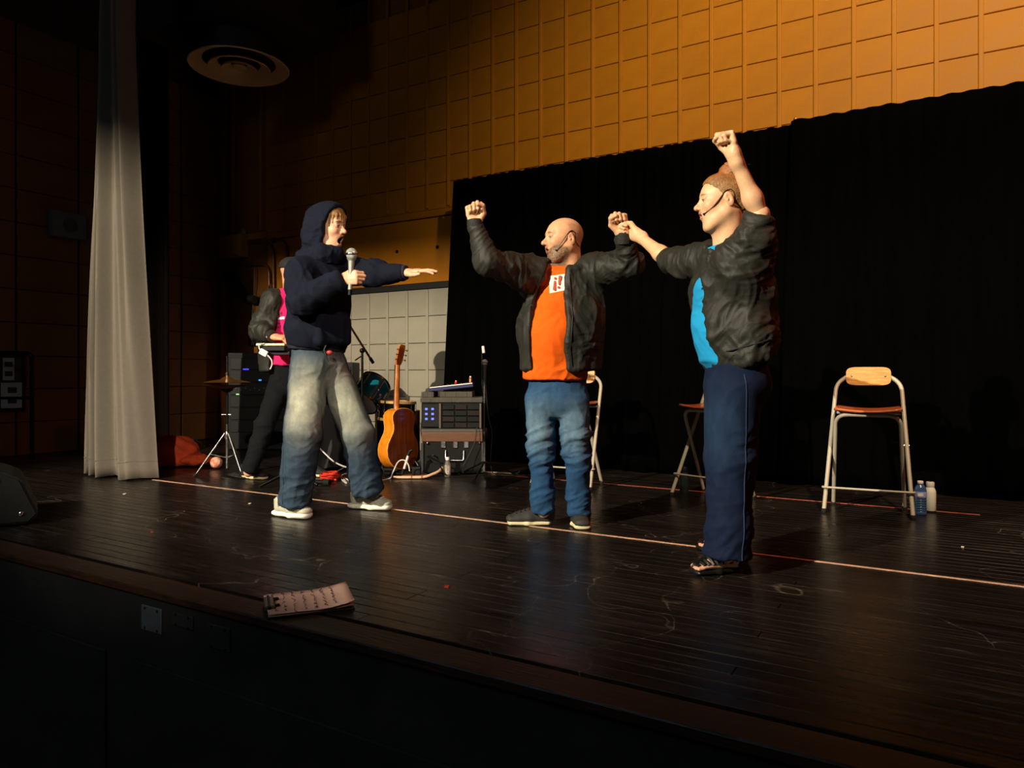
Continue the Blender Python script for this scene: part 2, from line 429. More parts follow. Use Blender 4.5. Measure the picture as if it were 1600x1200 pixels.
MB().lathe([(0.10, -0.25), (0.13, -0.22), (0.14, 0.10), (0.16, 0.16), (0.155, 0.165), (0.13, 0.10)], 20, M=Matrix.Rotation(math.radians(-90 - 22 + 0), 4, 'X') @ Matrix.Translation((0, 0, -0.06)), axis_cap=False).build('housing', m_blkmet, kl)
MB().tube([(0, -0.05, 0.15), (0, -0.05, 0.5)], 0.02, 8).build('hanger', m_blkmet, kl)
MB().tube([(-4.0, -0.05, 0.5), (5.5, -0.05, 0.5)], 0.03, 10).build('lighting_bar', m_blkmet, kl)

# black backdrop drapes
def drape(name, xa_top, xb_top, xa_bot, xb_bot, y, ztop, zbot, seed, amp, nf, label, group, m=m_velvet, solid=0.006, nu=170, nv=26, rise=0.0):
    r = random.Random(seed); ph = [r.uniform(0, 6.28) for _ in range(8)]
    def fn(u, t):
        x = (xa_top * t + xa_bot * (1 - t)) * (1 - u) + (xb_top * t + xb_bot * (1 - t)) * u
        s = u * nf
        a = amp * (0.25 + 0.75 * (1 - t))
        d = a * (math.sin(6.283 * s + ph[0] + 0.6 * math.sin(2.1 * s + ph[1])) * 0.6 + 0.4 * math.sin(6.283 * s * 0.43 + ph[2] + 0.7 * t))
        d += 0.012 * math.sin(6.283 * s * 2.3 + ph[3] + 2 * t)
        x += 0.02 * (1 - t) * math.sin(6.283 * s * 0.8 + ph[4])
        z = zbot + (ztop - zbot) * t + (0.003 * math.sin(s * 9 + ph[5]) * (t > 0.97)) + (rise * math.sin(s * 5 + ph[6]) * (1 - t) ** 6)
        return Vector((x, y + d, z))
    o = MB().grid(fn, nu, nv).build(name, m, solid=solid)
    tag(o, label, 'curtain', group); return o
drape('backdrop_drape', -4.14, -0.86, -4.30, -0.86, 5.83, 2.735, 0.012, 3, 0.05, 17, 'black backdrop drape behind the man in the orange shirt', 'black backdrop drapes')
drape('backdrop_drape', -0.98, 2.35, -1.05, 2.35, 5.77, 2.745, 0.012, 5, 0.03, 12, 'black backdrop drape behind the stool with the two bottles', 'black backdrop drapes')
dr = empty('drape_frame', (-1.3, 5.93, 0)); tag(dr, 'metal pipe frame that carries the black backdrop drapes', 'stand')
MB().tube([(-2.86, -0.0, 2.70), (3.6, -0.0, 2.70)], 0.02, 10).build('crossbar', m_steel, dr)
for x in (-2.82, 0.42, 3.5):
    MB().tube([(x, 0.03, 0.01), (x, 0.03, 2.71)], 0.022, 10).build('upright', m_steel, dr)
    MB().box(x - 0.2, x + 0.2, -0.0, 0.24, 0.0, 0.012, bev=0.003).build('base_plate', m_blkmet, dr)
pk = yp(1243, 191, 5.80)
MB().ball((pk.x + 1.3, -0.13, 2.762), 0.016).build('pipe_knob', mat('brass_knob', (214, 150, 60), 0.35, 0.7), dr)

# beige side drape, gathered at the top
def side_drape():
    nf = 3.6
    def edge(t):
        v = 744 - t * 744
        l = 158 + 24 * (t ** 1.1); rr = 241 - 34 * min(1, t / 0.75) ** 0.8
        return l, rr
    ZB = 0.012; ZT = 4.9
    def fn(u, t):
        z = ZB + (ZT - ZB) * t
        l, rr = edge(t)
        a = yp(l, 700, 3.47); b = yp(rr, 700, 3.47)
        x = a.x * (1 - u) + b.x * u
        K = ((0, 0.02), (0.07, -0.10), (0.14, 0.05), (0.23, -0.13), (0.30, 0.03), (0.40, -0.14), (0.49, -0.05), (0.55, 0.02), (0.60, 0.07), (0.65, 0.07), (0.70, -0.06), (0.80, -0.12), (0.90, -0.10), (1.0, 0.02))
        uu = u + 0.012 * math.sin(5 * t + 9 * u); d = K[-1][1]
        for (a0, d0), (a1, d1) in zip(K[:-1], K[1:]):
            if a0 <= uu <= a1:
                k = (uu - a0) / (a1 - a0); k = k * k * (3 - 2 * k); d = d0 + (d1 - d0) * k; break
        if uu < 0: d = K[0][1]
        s = 6.283 * nf * u
        d = 1.5 * d * (1 - 0.35 * t) + 0.016 * math.sin(3.1 * s + 4 * t)
        return Vector((x, 3.47 + d, z + 0.006 * math.sin(s * 1.3) * (1 - t) ** 8))
    o = MB().grid(fn, 150, 60).build('side_drape', m_beige, solid=0.006)
    tag(o, 'pale beige pleated stage drape hanging to the floor', 'curtain')
    def seam(u):
        p = fn(u, 0.027); return p + Vector((0.0, -0.006, 0.0))
    MB().tube([seam(i / 120) for i in range(121)], 0.0035, 5).build('hem_seam', m_beige, o)
side_drape()
lf = drape('wing_drape', -7.55, -7.05, -7.58, -6.98, 4.72, 4.95, 0.012, 11, 0.07, 4.5, 'dark wing drape hanging behind the beige drape', None, m=mat('dark_wing_cloth', (12, 7, 5), 0.95, var=0.2, scale=6, bump=0.2, bscale=40, spec=0.05), nu=60)

# stools
def make_stool(loc, rz, label, wood, wood2, mt):
    s = empty('stool', loc, rz); tag(s, label, 'stool', 'metal and plywood stools')
    path = round_path([(-0.235, -0.19, 0.012), (-0.184, 0.17, 0.775), (-0.09, 0.19, 0.835), (0.09, 0.19, 0.835), (0.184, 0.17, 0.775), (0.235, -0.19, 0.012)], 0.07, 6)
    MB().tube(path, 0.0125, 10).build('back_frame', mt, s)
    path = round_path([(-0.20, 0.13, 0.012), (-0.172, -0.14, 0.588), (0.172, -0.14, 0.588), (0.20, 0.13, 0.012)], 0.07, 6)
    MB().tube(path, 0.012, 10).build('front_frame', mt, s)
    MB().tube([(-0.18, 0.10, 0.588), (0.18, 0.10, 0.588)], 0.009, 8).build('seat_bar', mt, s)
    def seat(u, t):
        x = (u - 0.5) * 0.37; y = -0.185 + 0.35 * t
        k = 1 - 0.12 * max(0, abs(2 * t - 1) - 0.6)
        return Vector((x * k, y, 0.612 - 0.012 * math.cos((t - 0.45) * 3.0) + 0.016 * (2 * u - 1) ** 2))
    MB().grid(seat, 12, 12).build('seat', wood2, s, solid=0.013)
    pts = []
    for i in range(32):
        a = 2 * math.pi * i / 32; c, sn = math.cos(a), math.sin(a)
        pts.append((0.128 * math.copysign(abs(c) ** 0.35, c), 0.058 * math.copysign(abs(sn) ** 0.5, sn)))
    b = MB(); R = Matrix.Translation((0, 0.176, 0.818)) @ Matrix.Rotation(math.radians(90 - 8), 4, 'X')
    b.prism(pts, -0.010, 0.010, M=R)
    for v in b.bm.verts: v.co.y += 0.35 * v.co.x ** 2 * -1 + 0.004
    es = list(b.bm.edges); bmesh.ops.bevel(b.bm, geom=[e for e in es if len(e.link_faces) == 2 and e.calc_face_angle(0) > 1.2], offset=0.005, segments=2, affect='EDGES')
    b.build('backrest', wood, s)
    for x in (-0.095, 0.095): MB().ball((x, 0.162, 0.820), (0.006, 0.004, 0.006), 6).build('rivet', m_steel, s)
    fr = round_path([(-0.245, -0.125, 0.145), (-0.245, -0.155, 0.146), (0.245, -0.155, 0.146), (0.245, -0.125, 0.145)], 0.012, 4)
    MB().tube(fr, 0.0065, 8).build('footrest', mt, s)
    for x in (-1, 1):
        MB().lathe([(0.0145, 0), (0.0155, 0.008), (0.0145, 0.022), (0.012, 0.024)], 12, M=Matrix.Translation((x * 0.2355, -0.191, 0))).build('rubber_foot', m_rubber, s)
        MB().lathe([(0.0145, 0), (0.0155, 0.008), (0.0145, 0.022), (0.012, 0.024)], 12, M=Matrix.Translation((x * 0.2005, 0.131, 0))).build('rubber_foot', m_rubber, s)
        MB().tube([(x * 0.18, -0.005, 0.405), (x * 0.222, -0.005, 0.405)], 0.005, 6).build('bolt', m_steel, s)
    return s
m_tube = mat('grey_beige_tube', (176, 166, 148), 0.4, 0.0, var=0.06, spec=0.5)
m_ply = mat('varnished_plywood', (208, 146, 78), 0.35, var=0.25, scale=4, stretch=(3, 20, 20), coat=0.3)
m_ply2 = mat('reddish_plywood', (176, 88, 44), 0.35, var=0.25, scale=4, stretch=(3, 20, 20), coat=0.3)
def cfloor(X, Z): return c2w((X, Z, 0))
make_stool(cfloor(2.175, 4.42), YAW - math.radians(27), 'tall stool standing alone beside the two bottles', m_ply, m_ply2, m_tube)
make_stool(cfloor(1.39, 4.90), YAW - math.radians(50), 'tall stool half hidden behind the woman in the blue shirt', m_ply, m_ply2, m_tube)
make_stool(cfloor(0.44, 5.45), YAW - math.radians(28), 'tall stool half hidden behind the man in the orange shirt', m_ply, m_ply2, m_tube)

# bottles
def lathe_part(name, prof, m, parent, n=24, z=0):
    return MB().lathe(prof, n).build(name, m, parent)
p = fl(1438, 804)
bo = empty('water_bottle', p); tag(bo, 'clear blue plastic water bottle with white label beside the stool leg', 'bottle', 'bottles on the stage')
m_pet = mat('blue_plastic_bottle', (110, 150, 205), 0.12, trans=0.75, spec=0.5)
prof = [(0.028, 0.0), (0.033, 0.006)]
for i in range(6):
    z = 0.012 + i * 0.014; prof += [(0.0335, z), (0.0335, z + 0.008), (0.031, z + 0.011)]
prof += [(0.0335, 0.10), (0.0335, 0.142), (0.031, 0.155), (0.022, 0.172), (0.0135, 0.181), (0.0135, 0.188)]
lathe_part('body', prof, m_pet, bo)
lathe_part('label_band', [(0.0338, 0.104), (0.0342, 0.106), (0.0342, 0.136), (0.0338, 0.138)], mat('bottle_label', (150, 160, 215), 0.5), bo)
lb = MB().box(-0.014, 0.014, -0.0362, -0.034, 0.112, 0.13).build('label_panel', m_white, bo); lb.rotation_euler.z = YAW - 0.5
lathe_part('cap', [(0.0155, 0.184), (0.016, 0.186), (0.016, 0.198), (0.014, 0.2)], m_white, bo)
p = fl(1453.5, 800)
bo = empty('flask', p); tag(bo, 'white metal drinking flask beside the blue water bottle', 'bottle', 'bottles on the stage')
lathe_part('body', [(0.027, 0.006), (0.0315, 0.012), (0.0315, 0.118), (0.0295, 0.132), (0.022, 0.148), (0.0205, 0.152)], mat('white_enamel', (232, 228, 214), 0.3), bo)
lathe_part('base_ring', [(0.03, 0), (0.0315, 0.003), (0.0315, 0.011), (0.029, 0.012)], m_rubber, bo)
lathe_part('cap', [(0.0215, 0.151), (0.0225, 0.154), (0.0225, 0.178), (0.02, 0.182)], mat('white_cap', (215, 208, 196), 0.4), bo)
lathe_part('cap_knob', [(0.007, 0.181), (0.007, 0.188), (0.004, 0.19)], m_steel, bo)
p = fl(699, 744.5)
bo = empty('drink_bottle', p); tag(bo, 'small clear drink bottle with a white label in front of the trunk', 'bottle', 'bottles on the stage')
lathe_part('body', [(0.024, 0), (0.027, 0.005), (0.027, 0.10), (0.022, 0.118), (0.014, 0.13), (0.014, 0.136)], mat('clear_bottle', (200, 195, 180), 0.1, trans=0.8), bo)
lathe_part('label_band', [(0.0273, 0.02), (0.0278, 0.022), (0.0278, 0.095), (0.0273, 0.097)], mat('pale_label', (205, 198, 180), 0.5, var=0.5, scale=60, rgb2=(70, 60, 50)), bo)
lathe_part('cap', [(0.016, 0.134), (0.0165, 0.136), (0.0165, 0.156), (0.015, 0.158)], m_white, bo)
p = fl(1069, 769)
bo = empty('dark_bottle', p); tag(bo, 'dark green bottle standing behind the legs of the half-hidden stool', 'bottle', 'bottles on the stage')
lathe_part('body', [(0.028, 0), (0.031, 0.006), (0.031, 0.125), (0.027, 0.14)], mat('dark_green_bottle', (26, 40, 32), 0.4), bo)
lathe_part('cap', [(0.024, 0.139), (0.025, 0.142), (0.025, 0.172), (0.02, 0.18)], m_blkpl, bo)

# painted lines on the floor
m_tape = mat('pale_line_paint', (214, 170, 140), 0.6, var=0.3, scale=14)
m_tape2 = mat('red_line_paint', (188, 92, 70), 0.6, var=0.3, scale=14)
a = fl(236, 750).x
ln = MB().box(a, 2.8, 3.441, 3.459, 0.0004, 0.0018).build('floor_line', m_tape); tag(ln, 'long pale line on the floor under the performers', 'floor marking', 'lines on the stage floor')
a = fl(790, 737).x; b_ = fl(1531, 803).x
ln = MB().box(a, b_, 5.075, 5.089, 0.0004, 0.0018).build('floor_line', m_tape2); tag(ln, 'thin reddish line on the floor under the stools', 'floor marking', 'lines on the stage floor')
m_scrapw = mat('paper_scrap', (220, 205, 185), 0.7); m_scrapr = mat('red_scrap', (170, 40, 30), 0.7)
for u, v, m, sz, lab in ((698, 917, m_scrapr, 0.03, 'small red scrap lying on the floor near the front'), (237, 832, m_scrapr, 0.022, 'small red scrap lying on the floor at the left'), (194, 772, m_scrapw, 0.03, 'small pale scrap lying in front of the beige drape'),
                         (390, 787, m_scrapw, 0.025, 'small pale scrap lying left of the grey sneakers'), (1504, 855, m_scrapw, 0.02, 'small pale scrap lying on the floor at the right')):
    o = MB().prism([(-sz / 2, -sz * 0.3), (sz * 0.5, -sz * 0.35), (sz * 0.4, sz * 0.3), (-sz * 0.4, sz * 0.25)], 0, 0.002).build('paper_scrap', m); o.location = fl(u, v) + UPW * 0.001
    o.rotation_euler.z = rnd.uniform(0, 3); tag(o, lab, 'scrap', 'scraps on the stage floor')

# clipboard with pages
c0, c1, c2_, c3 = fl(400, 936), fl(521, 923), fl(574, 950), fl(430, 966)
cx = (c0 + c1 + c2_ + c3) / 4
dx = ((c1 - c0) + (c2_ - c3)) / 2; dy = ((c1 - c2_) + (c0 - c3)) / 2
LX, LY = dx.length, dy.length
cb = empty('clipboard', (cx.x, cx.y, 0.0), math.atan2(dx.y, dx.x)); tag(cb, 'clipboard with handwritten pages tinted for red stage light on the stage edge', 'clipboard')
MB().box(-LX / 2, LX / 2, -LY / 2, LY / 2, 0.001, 0.005, bev=0.0015).build('board', mat('board_black', (20, 16, 14), 0.5), cb)
m_paper = mat('red_light_tinted_paper', (232, 188, 170), 0.8, var=0.06, scale=6)  # pink tint puts the red stage light into the page colour
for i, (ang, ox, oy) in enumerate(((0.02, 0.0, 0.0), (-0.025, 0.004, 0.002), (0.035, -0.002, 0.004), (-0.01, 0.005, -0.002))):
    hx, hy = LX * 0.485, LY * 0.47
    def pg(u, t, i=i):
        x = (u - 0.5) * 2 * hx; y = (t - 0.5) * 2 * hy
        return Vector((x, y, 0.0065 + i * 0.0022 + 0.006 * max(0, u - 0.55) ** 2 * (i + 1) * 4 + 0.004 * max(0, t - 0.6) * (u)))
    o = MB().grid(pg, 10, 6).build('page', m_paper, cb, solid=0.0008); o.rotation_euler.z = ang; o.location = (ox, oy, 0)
m_ink = mat('dark_ink', (60, 22, 26), 0.7)
rr = random.Random(4)
ink = MB()
for row in range(7):
    x = -LX * 0.40 + row * LX * 0.115
    n = rr.randint(4, 7); y = LY * 0.40
    for k in range(n):
        wlen = rr.uniform(0.02, 0.05)
        zz = 0.0148 + 0.024 * max(0, (x / (LX * 0.97)) + 0.5 - 0.55) ** 2 * 4 + 0.0015
        pts = [(x + rr.uniform(-0.006, 0.006), y - wlen * j / 4, zz + 0.0022) for j in range(5)]
        ink.tube(pts, 0.0011, 4); y -= wlen + rr.uniform(0.008, 0.02)
        if y < -LY * 0.42: break
ink.build('handwriting', m_ink, cb)['kind'] = 'stuff'
MB().box(-LX / 2 - 0.004, -LX / 2 + 0.03, -0.06, 0.06, 0.005, 0.024, bev=0.004).build('clip', mat('clip_metal', (150, 140, 130), 0.35, 0.9), cb)
MB().tube([(-LX / 2 + 0.012, -0.07, 0.02), (-LX / 2 + 0.012, 0.07, 0.02)], 0.006, 8).build('clip_hinge', m_blkmet, cb)
for y in (-0.035, 0.04): MB().box(-LX / 2 + 0.03, -LX / 2 + 0.048, y - 0.01, y + 0.01, 0.014, 0.022, bev=0.003).build('clip_tab', m_blkmet, cb)

# cover plates on the stage front
m_plate = mat('steel_cover_plate', (120, 130, 136), 0.4, 0.6, var=0.15, scale=12); m_plate_d = mat('painted_cover_plate', (44, 46, 46), 0.55, var=0.2)
for (u0, u1, v0, v1, m, lab) in ((223, 254, 943, 992, m_plate, 'bare steel cover plate on the stage front'), (271, 303, 955, 985, m_plate_d, 'small black cover plate between two others on the stage front'),
                                (327, 361, 972, 1020, m_plate_d, 'black square cover plate below the clipboard on the stage front')):
    a = yp(u0, v0, LIP + 0.02); b_ = yp(u1, v1, LIP + 0.02)
    c = empty('cover_plate', ((a.x + b_.x) / 2, LIP + 0.02, (a.z + b_.z) / 2)); tag(c, lab, 'cover plate', 'cover plates on the stage front')
    hw = (b_.x - a.x) / 2; hh = (a.z - b_.z) / 2 * 0.97
    MB().box(-hw, hw, -0.007, 0.0, -hh, hh, bev=0.002).build('plate', m, c)
    for sx in (-1, 1):
        for sz in (-1, 1): MB().ball((sx * hw * 0.62, -0.007, sz * hh * 0.78), (0.006, 0.003, 0.006), 6).build('screw', m_blkmet, c)

# wedge monitor at the left
Zm = 4.0; XR = cp(61, 803, Zm)[0]
def mp_(u, v): q = cp(u, v, Zm); return ((q[0] - XR) * 1.15, max(q[2], 0.012))
prof = [mp_(-70, 822), mp_(50, 822), mp_(61, 803), mp_(40, 746), mp_(18, 733), mp_(-60, 738)]
mo = empty('stage_monitor', c2w((XR, Zm, 0)), YAW + math.radians(34)); tag(mo, 'black wedge stage monitor at the left edge of the stage', 'speaker')
B = Matrix(((1, 0, 0, 0), (0, 0, 1, 0), (0, 1, 0, 0), (0, 0, 0, 1)))
m_cab = mat('speaker_cabinet_black', (13, 13, 14), 0.6, var=0.2, scale=30, bump=0.2, bscale=200, spec=0.25)
bb = MB(); bb.prism(prof, 0.0, 0.50, M=B); bmesh.ops.bevel(bb.bm, geom=list(bb.bm.edges), offset=0.012, segments=2, affect='EDGES'); bb.build('cabinet', m_cab, mo)
for (u, v, r) in ((14, 746, 0.012), (41, 800, 0.012), (6, 791, 0.02)):
    q = mp_(u, v); MB().lathe([(r, 0), (r * 1.0, 0.004), (r * 0.6, 0.007), (r * 0.55, 0.003)], 14, M=Matrix.Translation((q[0], -0.001, q[1])) @ Matrix.Rotation(math.pi / 2, 4, 'X')).build('bolt', m_steel, mo)

# things on the left wall
m_spk = mat('wall_speaker_enamel', (92, 98, 98), 0.6, var=0.05)
a = xp(76, 329, XL); b_ = xp(128, 377, XL)
c = empty('wall_speaker', (XL, (a.y + b_.y) / 2, (a.z + b_.z) / 2)); tag(c, 'square grey loudspeaker box high on the left wall', 'speaker')
hy = abs(b_.y - a.y) / 2; hz = abs(a.z - b_.z) / 2
MB().box(0, 0.09, -hy, hy, -hz, hz, bev=0.006).build('box', m_spk, c)
RY = Matrix.Translation((0.09, 0, 0)) @ Matrix.Rotation(math.pi / 2, 4, 'Y')
MB().lathe([(hz * 0.55, 0), (hz * 0.55, 0.004), (hz * 0.48, 0.006), (0.004, 0.006)], 28, M=RY).build('grille', mat('grille_dark', (62, 66, 66), 0.7, var=0.3, scale=90), c)
a = xp(-40, 553, XL + 0.0); b_ = xp(38, 642, XL)
c = empty('notice_board', (XL, (a.y + b_.y) / 2, (a.z + b_.z) / 2)); tag(c, 'dark notice board with printed sheets on the left wall', 'notice board')
hy = abs(b_.y - a.y) / 2; hz = abs(a.z - b_.z) / 2
MB().box(0, 0.015, -hy, hy, -hz, hz, bev=0.003).build('board', mat('cork', (60, 42, 28), 0.9, var=0.2, scale=60), c)
for y0, y1, z0, z1 in ((-hy, hy, hz - 0.03, hz), (-hy, hy, -hz, -hz + 0.03), (-hy, -hy + 0.03, -hz, hz), (hy - 0.03, hy, -hz, hz)):
    MB().box(0.013, 0.026, y0, y1, z0, z1, bev=0.003).build('frame_bar', m_blkpl, c)
m_sheet = mat('printed_sheet', (160, 175, 180), 0.7, var=0.05); m_print = mat('printed_picture', (40, 44, 48), 0.7, var=0.4, scale=30)
for (u0, u1, v0, v1) in ((3, 21, 559, 594), (-30, -4, 566, 600), (0, 35, 598, 637)):
    a2 = xp(u0, v0, XL); b2 = xp(u1, v1, XL)
    sh = MB().box(0.016, 0.0185, a2.y - c.location.y, b2.y - c.location.y, b2.z - c.location.z, a2.z - c.location.z).build('sheet', m_sheet, c)
    yy = (a2.y + b2.y) / 2 - c.location.y; zz = (a2.z + b2.z) / 2 - c.location.z; h_ = (a2.z - b2.z) * 0.16
    for dz in (-h_ * 1.3, h_ * 1.3): MB().box(0.0187, 0.0195, yy - h_, yy + h_, zz + dz - h_ * 0.7, zz + dz + h_ * 0.7).build('picture', m_print, sh)
rl = empty('handrail', c2w((cp(0, 700, 7.0)[0], 7.0, 0)), YAW); tag(rl, 'black tube handrail in front of the notice board', 'railing')
q = lambda u, v: Vector((cp(u, v, 7.0)[0] - cp(0, 700, 7.0)[0], 0, max(0.01, cp(u, v, 7.0)[2])))
MB().tube(round_path([q(-90, 549), q(50, 552), q(50, 719)], 0.06), 0.02, 10).build('top_rail', m_blkmet, rl)
MB().tube([q(-90, 622), q(50, 622)], 0.014, 8).build('mid_rail', m_blkmet, rl)
MB().tube([q(-88, 549), q(-88, 716)], 0.02, 10).build('post', m_blkmet, rl)

# wall boxes and conduits in the back left corner
def on_wall(u, v, off=0.0): p = yp(u, v, YB - off); return p
m_box = mat('tan_box_enamel', (176, 124, 62), 0.5, var=0.05); m_con = mat('painted_conduit', (110, 68, 34), 0.35, 0.3)
a = on_wall(355, 371); b_ = on_wall(388, 403)
c = empty('junction_box', ((a.x + b_.x) / 2, YB - 0.001, (a.z + b_.z) / 2)); tag(c, 'tan metal junction box on the back wall', 'box')
hw, hz = (b_.x - a.x) / 2, (a.z - b_.z) / 2 * 0.95
MB().box(-hw, hw, -0.12, 0.0, -hz, hz, bev=0.006).build('cabinet', m_box, c)
MB().box(-hw * 0.96, hw * 0.96, -0.128, -0.121, -hz * 0.94, hz * 0.97, bev=0.003).build('cover', m_box, c)
MB().box(hw * 0.3, hw * 0.7, -0.131, -0.127, -hz * 0.9, -hz * 0.84).build('maker_plate', m_blkpl, c)
a = on_wall(383, 364)
bell = empty('alarm_bell', (a.x, YB - 0.02, a.z)); tag(bell, 'small round bell above the tan junction box', 'bell')
RX = Matrix.Rotation(math.pi / 2, 4, 'X')
MB().lathe([(0.045, 0), (0.045, 0.012), (0.03, 0.024), (0.006, 0.026)], 24, M=RX).build('gong', m_box, bell)
MB().ball((0, -0.03, 0), 0.009).build('nut', m_steel, bell)
for pts, r, lab in (([(389, 378), (427, 379), (428, 462)], 0.017, 'painted conduit bending down beside the tan junction box'),
                    ([(357, 412), (420, 413), (421, 447)], 0.021, 'lower painted conduit bending down behind the musician'),
                    ([(425, 375), (448, 375), (449, 470)], 0.014, 'rightmost painted conduit bending down the back wall'),
                    ([(357, 459), (412, 464)], 0.013, 'straight painted conduit lowest on the back wall')):
    P = [on_wall(u, v, 0.035) for u, v in pts]
    base = Vector((P[0].x, YB - 0.035, P[0].z)); t = empty('conduit', base); tag(t, lab, 'pipe', 'conduits on the back wall')
    MB().tube(round_path([x - base for x in P], 0.16, 8), r, 10).build('pipe', m_con, t)
    for k, x in enumerate((P[0], P[-1])):
        MB().box(-0.03, 0.03, 0.0, 0.034, -0.03, 0.03, M=Matrix.Translation(x - base), bev=0.004).build('clamp', m_con, t)
P = [on_wall(u, v, 0.10) for u, v in ((352, 432), (362, 433), (372, 448), (382, 464), (398, 468))]
base = P[0]; t = MB().tube(spline([x - base for x in P], 5), 0.05, 12).build('flexible_duct', m_black); t.location = base; tag(t, 'thick black flexible duct curving on the back wall', 'duct')
P = [on_wall(u, v, 0.045) for u, v in ((399, 415), (399, 440), (395, 480), (394, 525))]
base = P[0]; t = empty('hanging_cable', base); tag(t, 'thin cable hanging down the back wall to a black socket', 'cable')
MB().tube(spline([x - base for x in P], 5), 0.006, 6).build('cord', m_cord_b, t)
MB().box(-0.05, 0.05, -0.02, 0.04, -0.12, 0.05, M=Matrix.Translation(P[-1] - base), bev=0.01).build('socket', m_blkpl, t)

# rack at the back left
Zr = 7.9
r0 = cp(356, 700, Zr)
rk = empty('equipment_rack', c2w((r0[0], Zr, 0)), YAW); tag(rk, 'black equipment rack with small blue lights at the back', 'rack')
MB().box(0, 0.66, 0, 0.5, 0.012, 1.065, bev=0.008).build('case', m_cab, rk)
for i in range(6):
    z = 0.20 + i * 0.137
    MB().box(0.03, 0.63, -0.012, 0.002, z, z + 0.125, bev=0.003).build('unit', m_blkpl, rk)
for (u, v, ww, hh, col) in ((385, 577, 0.06, 0.014, (70, 70, 255)), (407, 594, 0.028, 0.016, (60, 140, 255)), (372, 616, 0.03, 0.012, (150, 255, 120))):
    q_ = cp(u, v, Zr) - r0
    MB().box(q_[0] - ww / 2, q_[0] + ww / 2, -0.018, -0.011, q_[2] + r0[2] - hh / 2, q_[2] + r0[2] + hh / 2).build('indicator_light', mat('led_%d_%d' % (u, v), (20, 20, 30), 0.4, emit=col, estr=1.6), rk)
rr = random.Random(2)
for i in range(10):
    MB().ball((0.1 + 0.05 * i, -0.018, 0.66 + (0.0 if i % 2 else 0.02)), 0.008, 6).build('knob', mat('knob_grey', (90, 90, 92), 0.4), rk)

# hi-hat
hp = fl(355, 743)
hh_ = empty('hi_hat', (hp.x, hp.y, 0), YAW); tag(hh_, 'hi-hat cymbals on a chrome tripod stand', 'cymbal')
m_brass = mat('cymbal_bronze', (205, 140, 70), 0.3, 0.9, var=0.15, scale=30)
MB().tube([(0, 0, 0.05), (0, 0, 0.98)], [0.011, 0.009], 10).build('rod', m_blkmet, hh_)
MB().tube([(0, 0, 0.06), (0, 0, 0.42)], 0.014, 10).build('lower_tube', m_steel, hh_)
for zc, fl_ in ((0.765, 1), (0.742, -1)):
    MB().lathe([(0.185, 0), (0.12, 0.014 * fl_), (0.055, 0.024 * fl_), (0.035, 0.040 * fl_), (0.012, 0.048 * fl_), (0.012, 0.046 * fl_), (0.035, 0.037 * fl_), (0.055, 0.021 * fl_), (0.12, 0.011 * fl_), (0.185, -0.0015)], 40, M=Matrix.Translation((0, 0, zc)), axis_cap=False).build('cymbal', m_brass, hh_)
MB().lathe([(0.02, 0.685), (0.045, 0.70), (0.05, 0.715), (0.02, 0.72)], 16).build('cup', m_blkpl, hh_)
MB().lathe([(0.014, 0.81), (0.016, 0.815), (0.016, 0.845), (0.008, 0.85)], 12).build('clutch', m_steel, hh_)
MB().tube([(-0.045, 0, 0.50), (0.03, 0, 0.50)], 0.006, 8).build('wing_nut', m_steel, hh_)
MB().lathe([(0.018, 0.30), (0.02, 0.31), (0.02, 0.35), (0.016, 0.36)], 12).build('collar', m_steel, hh_)
for ang in (200, 320, 80):
    ca, sa = math.cos(math.radians(ang)), math.sin(math.radians(ang))
    foot = Vector((0.24 * ca, 0.24 * sa, 0.014)); top = Vector((0.02 * ca, 0.02 * sa, 0.345)); mid = top.lerp(foot, 0.5)
    lg = MB().tube([top, foot], 0.0075, 8).build('leg', m_steel, hh_)
    MB().tube([mid, (0.015 * ca, 0.015 * sa, 0.15)], 0.006, 8).build('brace', m_steel, lg)
    MB().tube([foot + Vector((-0.01 * ca, -0.01 * sa, 0.012)), foot + Vector((0.012 * ca, 0.012 * sa, -0.006))], 0.012, 8).build('rubber_tip', m_rubber, lg)
MB().box(-0.05, 0.05, -0.30, -0.02, 0.008, 0.018, M=Matrix.Rotation(math.radians(50), 4, 'Z'), bev=0.003).build('pedal', m_steel, hh_)

# acoustic guitar on its stand
Zg = 5.92
gb = cp(629, 737, Zg); gw = c2w((gb[0], Zg, 0))
gt = empty('acoustic_guitar', (gw.x, gw.y, 0.0), YAW); tag(gt, 'honey coloured acoustic guitar seen from behind on a floor stand', 'guitar')
prof = [(0.0, 0.0), (0.006, 0.06), (0.025, 0.115), (0.06, 0.158), (0.105, 0.186), (0.155, 0.195), (0.205, 0.185), (0.25, 0.158), (0.29, 0.132), (0.325, 0.122), (0.36, 0.126), (0.40, 0.139), (0.435, 0.140), (0.465, 0.120), (0.485, 0.085), (0.495, 0.04), (0.497, 0.0)]
ol = [(-x, z) for z, x in prof] + [(x, z) for z, x in prof[::-1][1:-1]]
al = math.radians(58)
lean = Matrix.Rotation(math.radians(-9), 4, 'X')
G = Matrix.Translation((0.0, 0, 0.055)) @ Matrix.Rotation(math.radians(8.5), 4, 'Y') @ Matrix.Rotation(al, 4, 'Z') @ lean @ Matrix(((1, 0, 0, 0), (0, 0, 1, 0), (0, 1, 0, 0), (0, 0, 0, 1)))
m_gside = mat('honey_maple', (224, 128, 26), 0.22, var=0.25, scale=3, stretch=(14, 14, 2), coat=0.5)
m_gback = mat('shaded_mahogany', (112, 52, 14), 0.25, var=0.3, scale=3, stretch=(16, 16, 1.5), coat=0.6)  # mahogany tone, darkened as shade: the back faces away from the key
m_gneck = mat('guitar_neck_wood', (186, 112, 48), 0.3, var=0.2, scale=4, stretch=(14, 14, 2), coat=0.4)
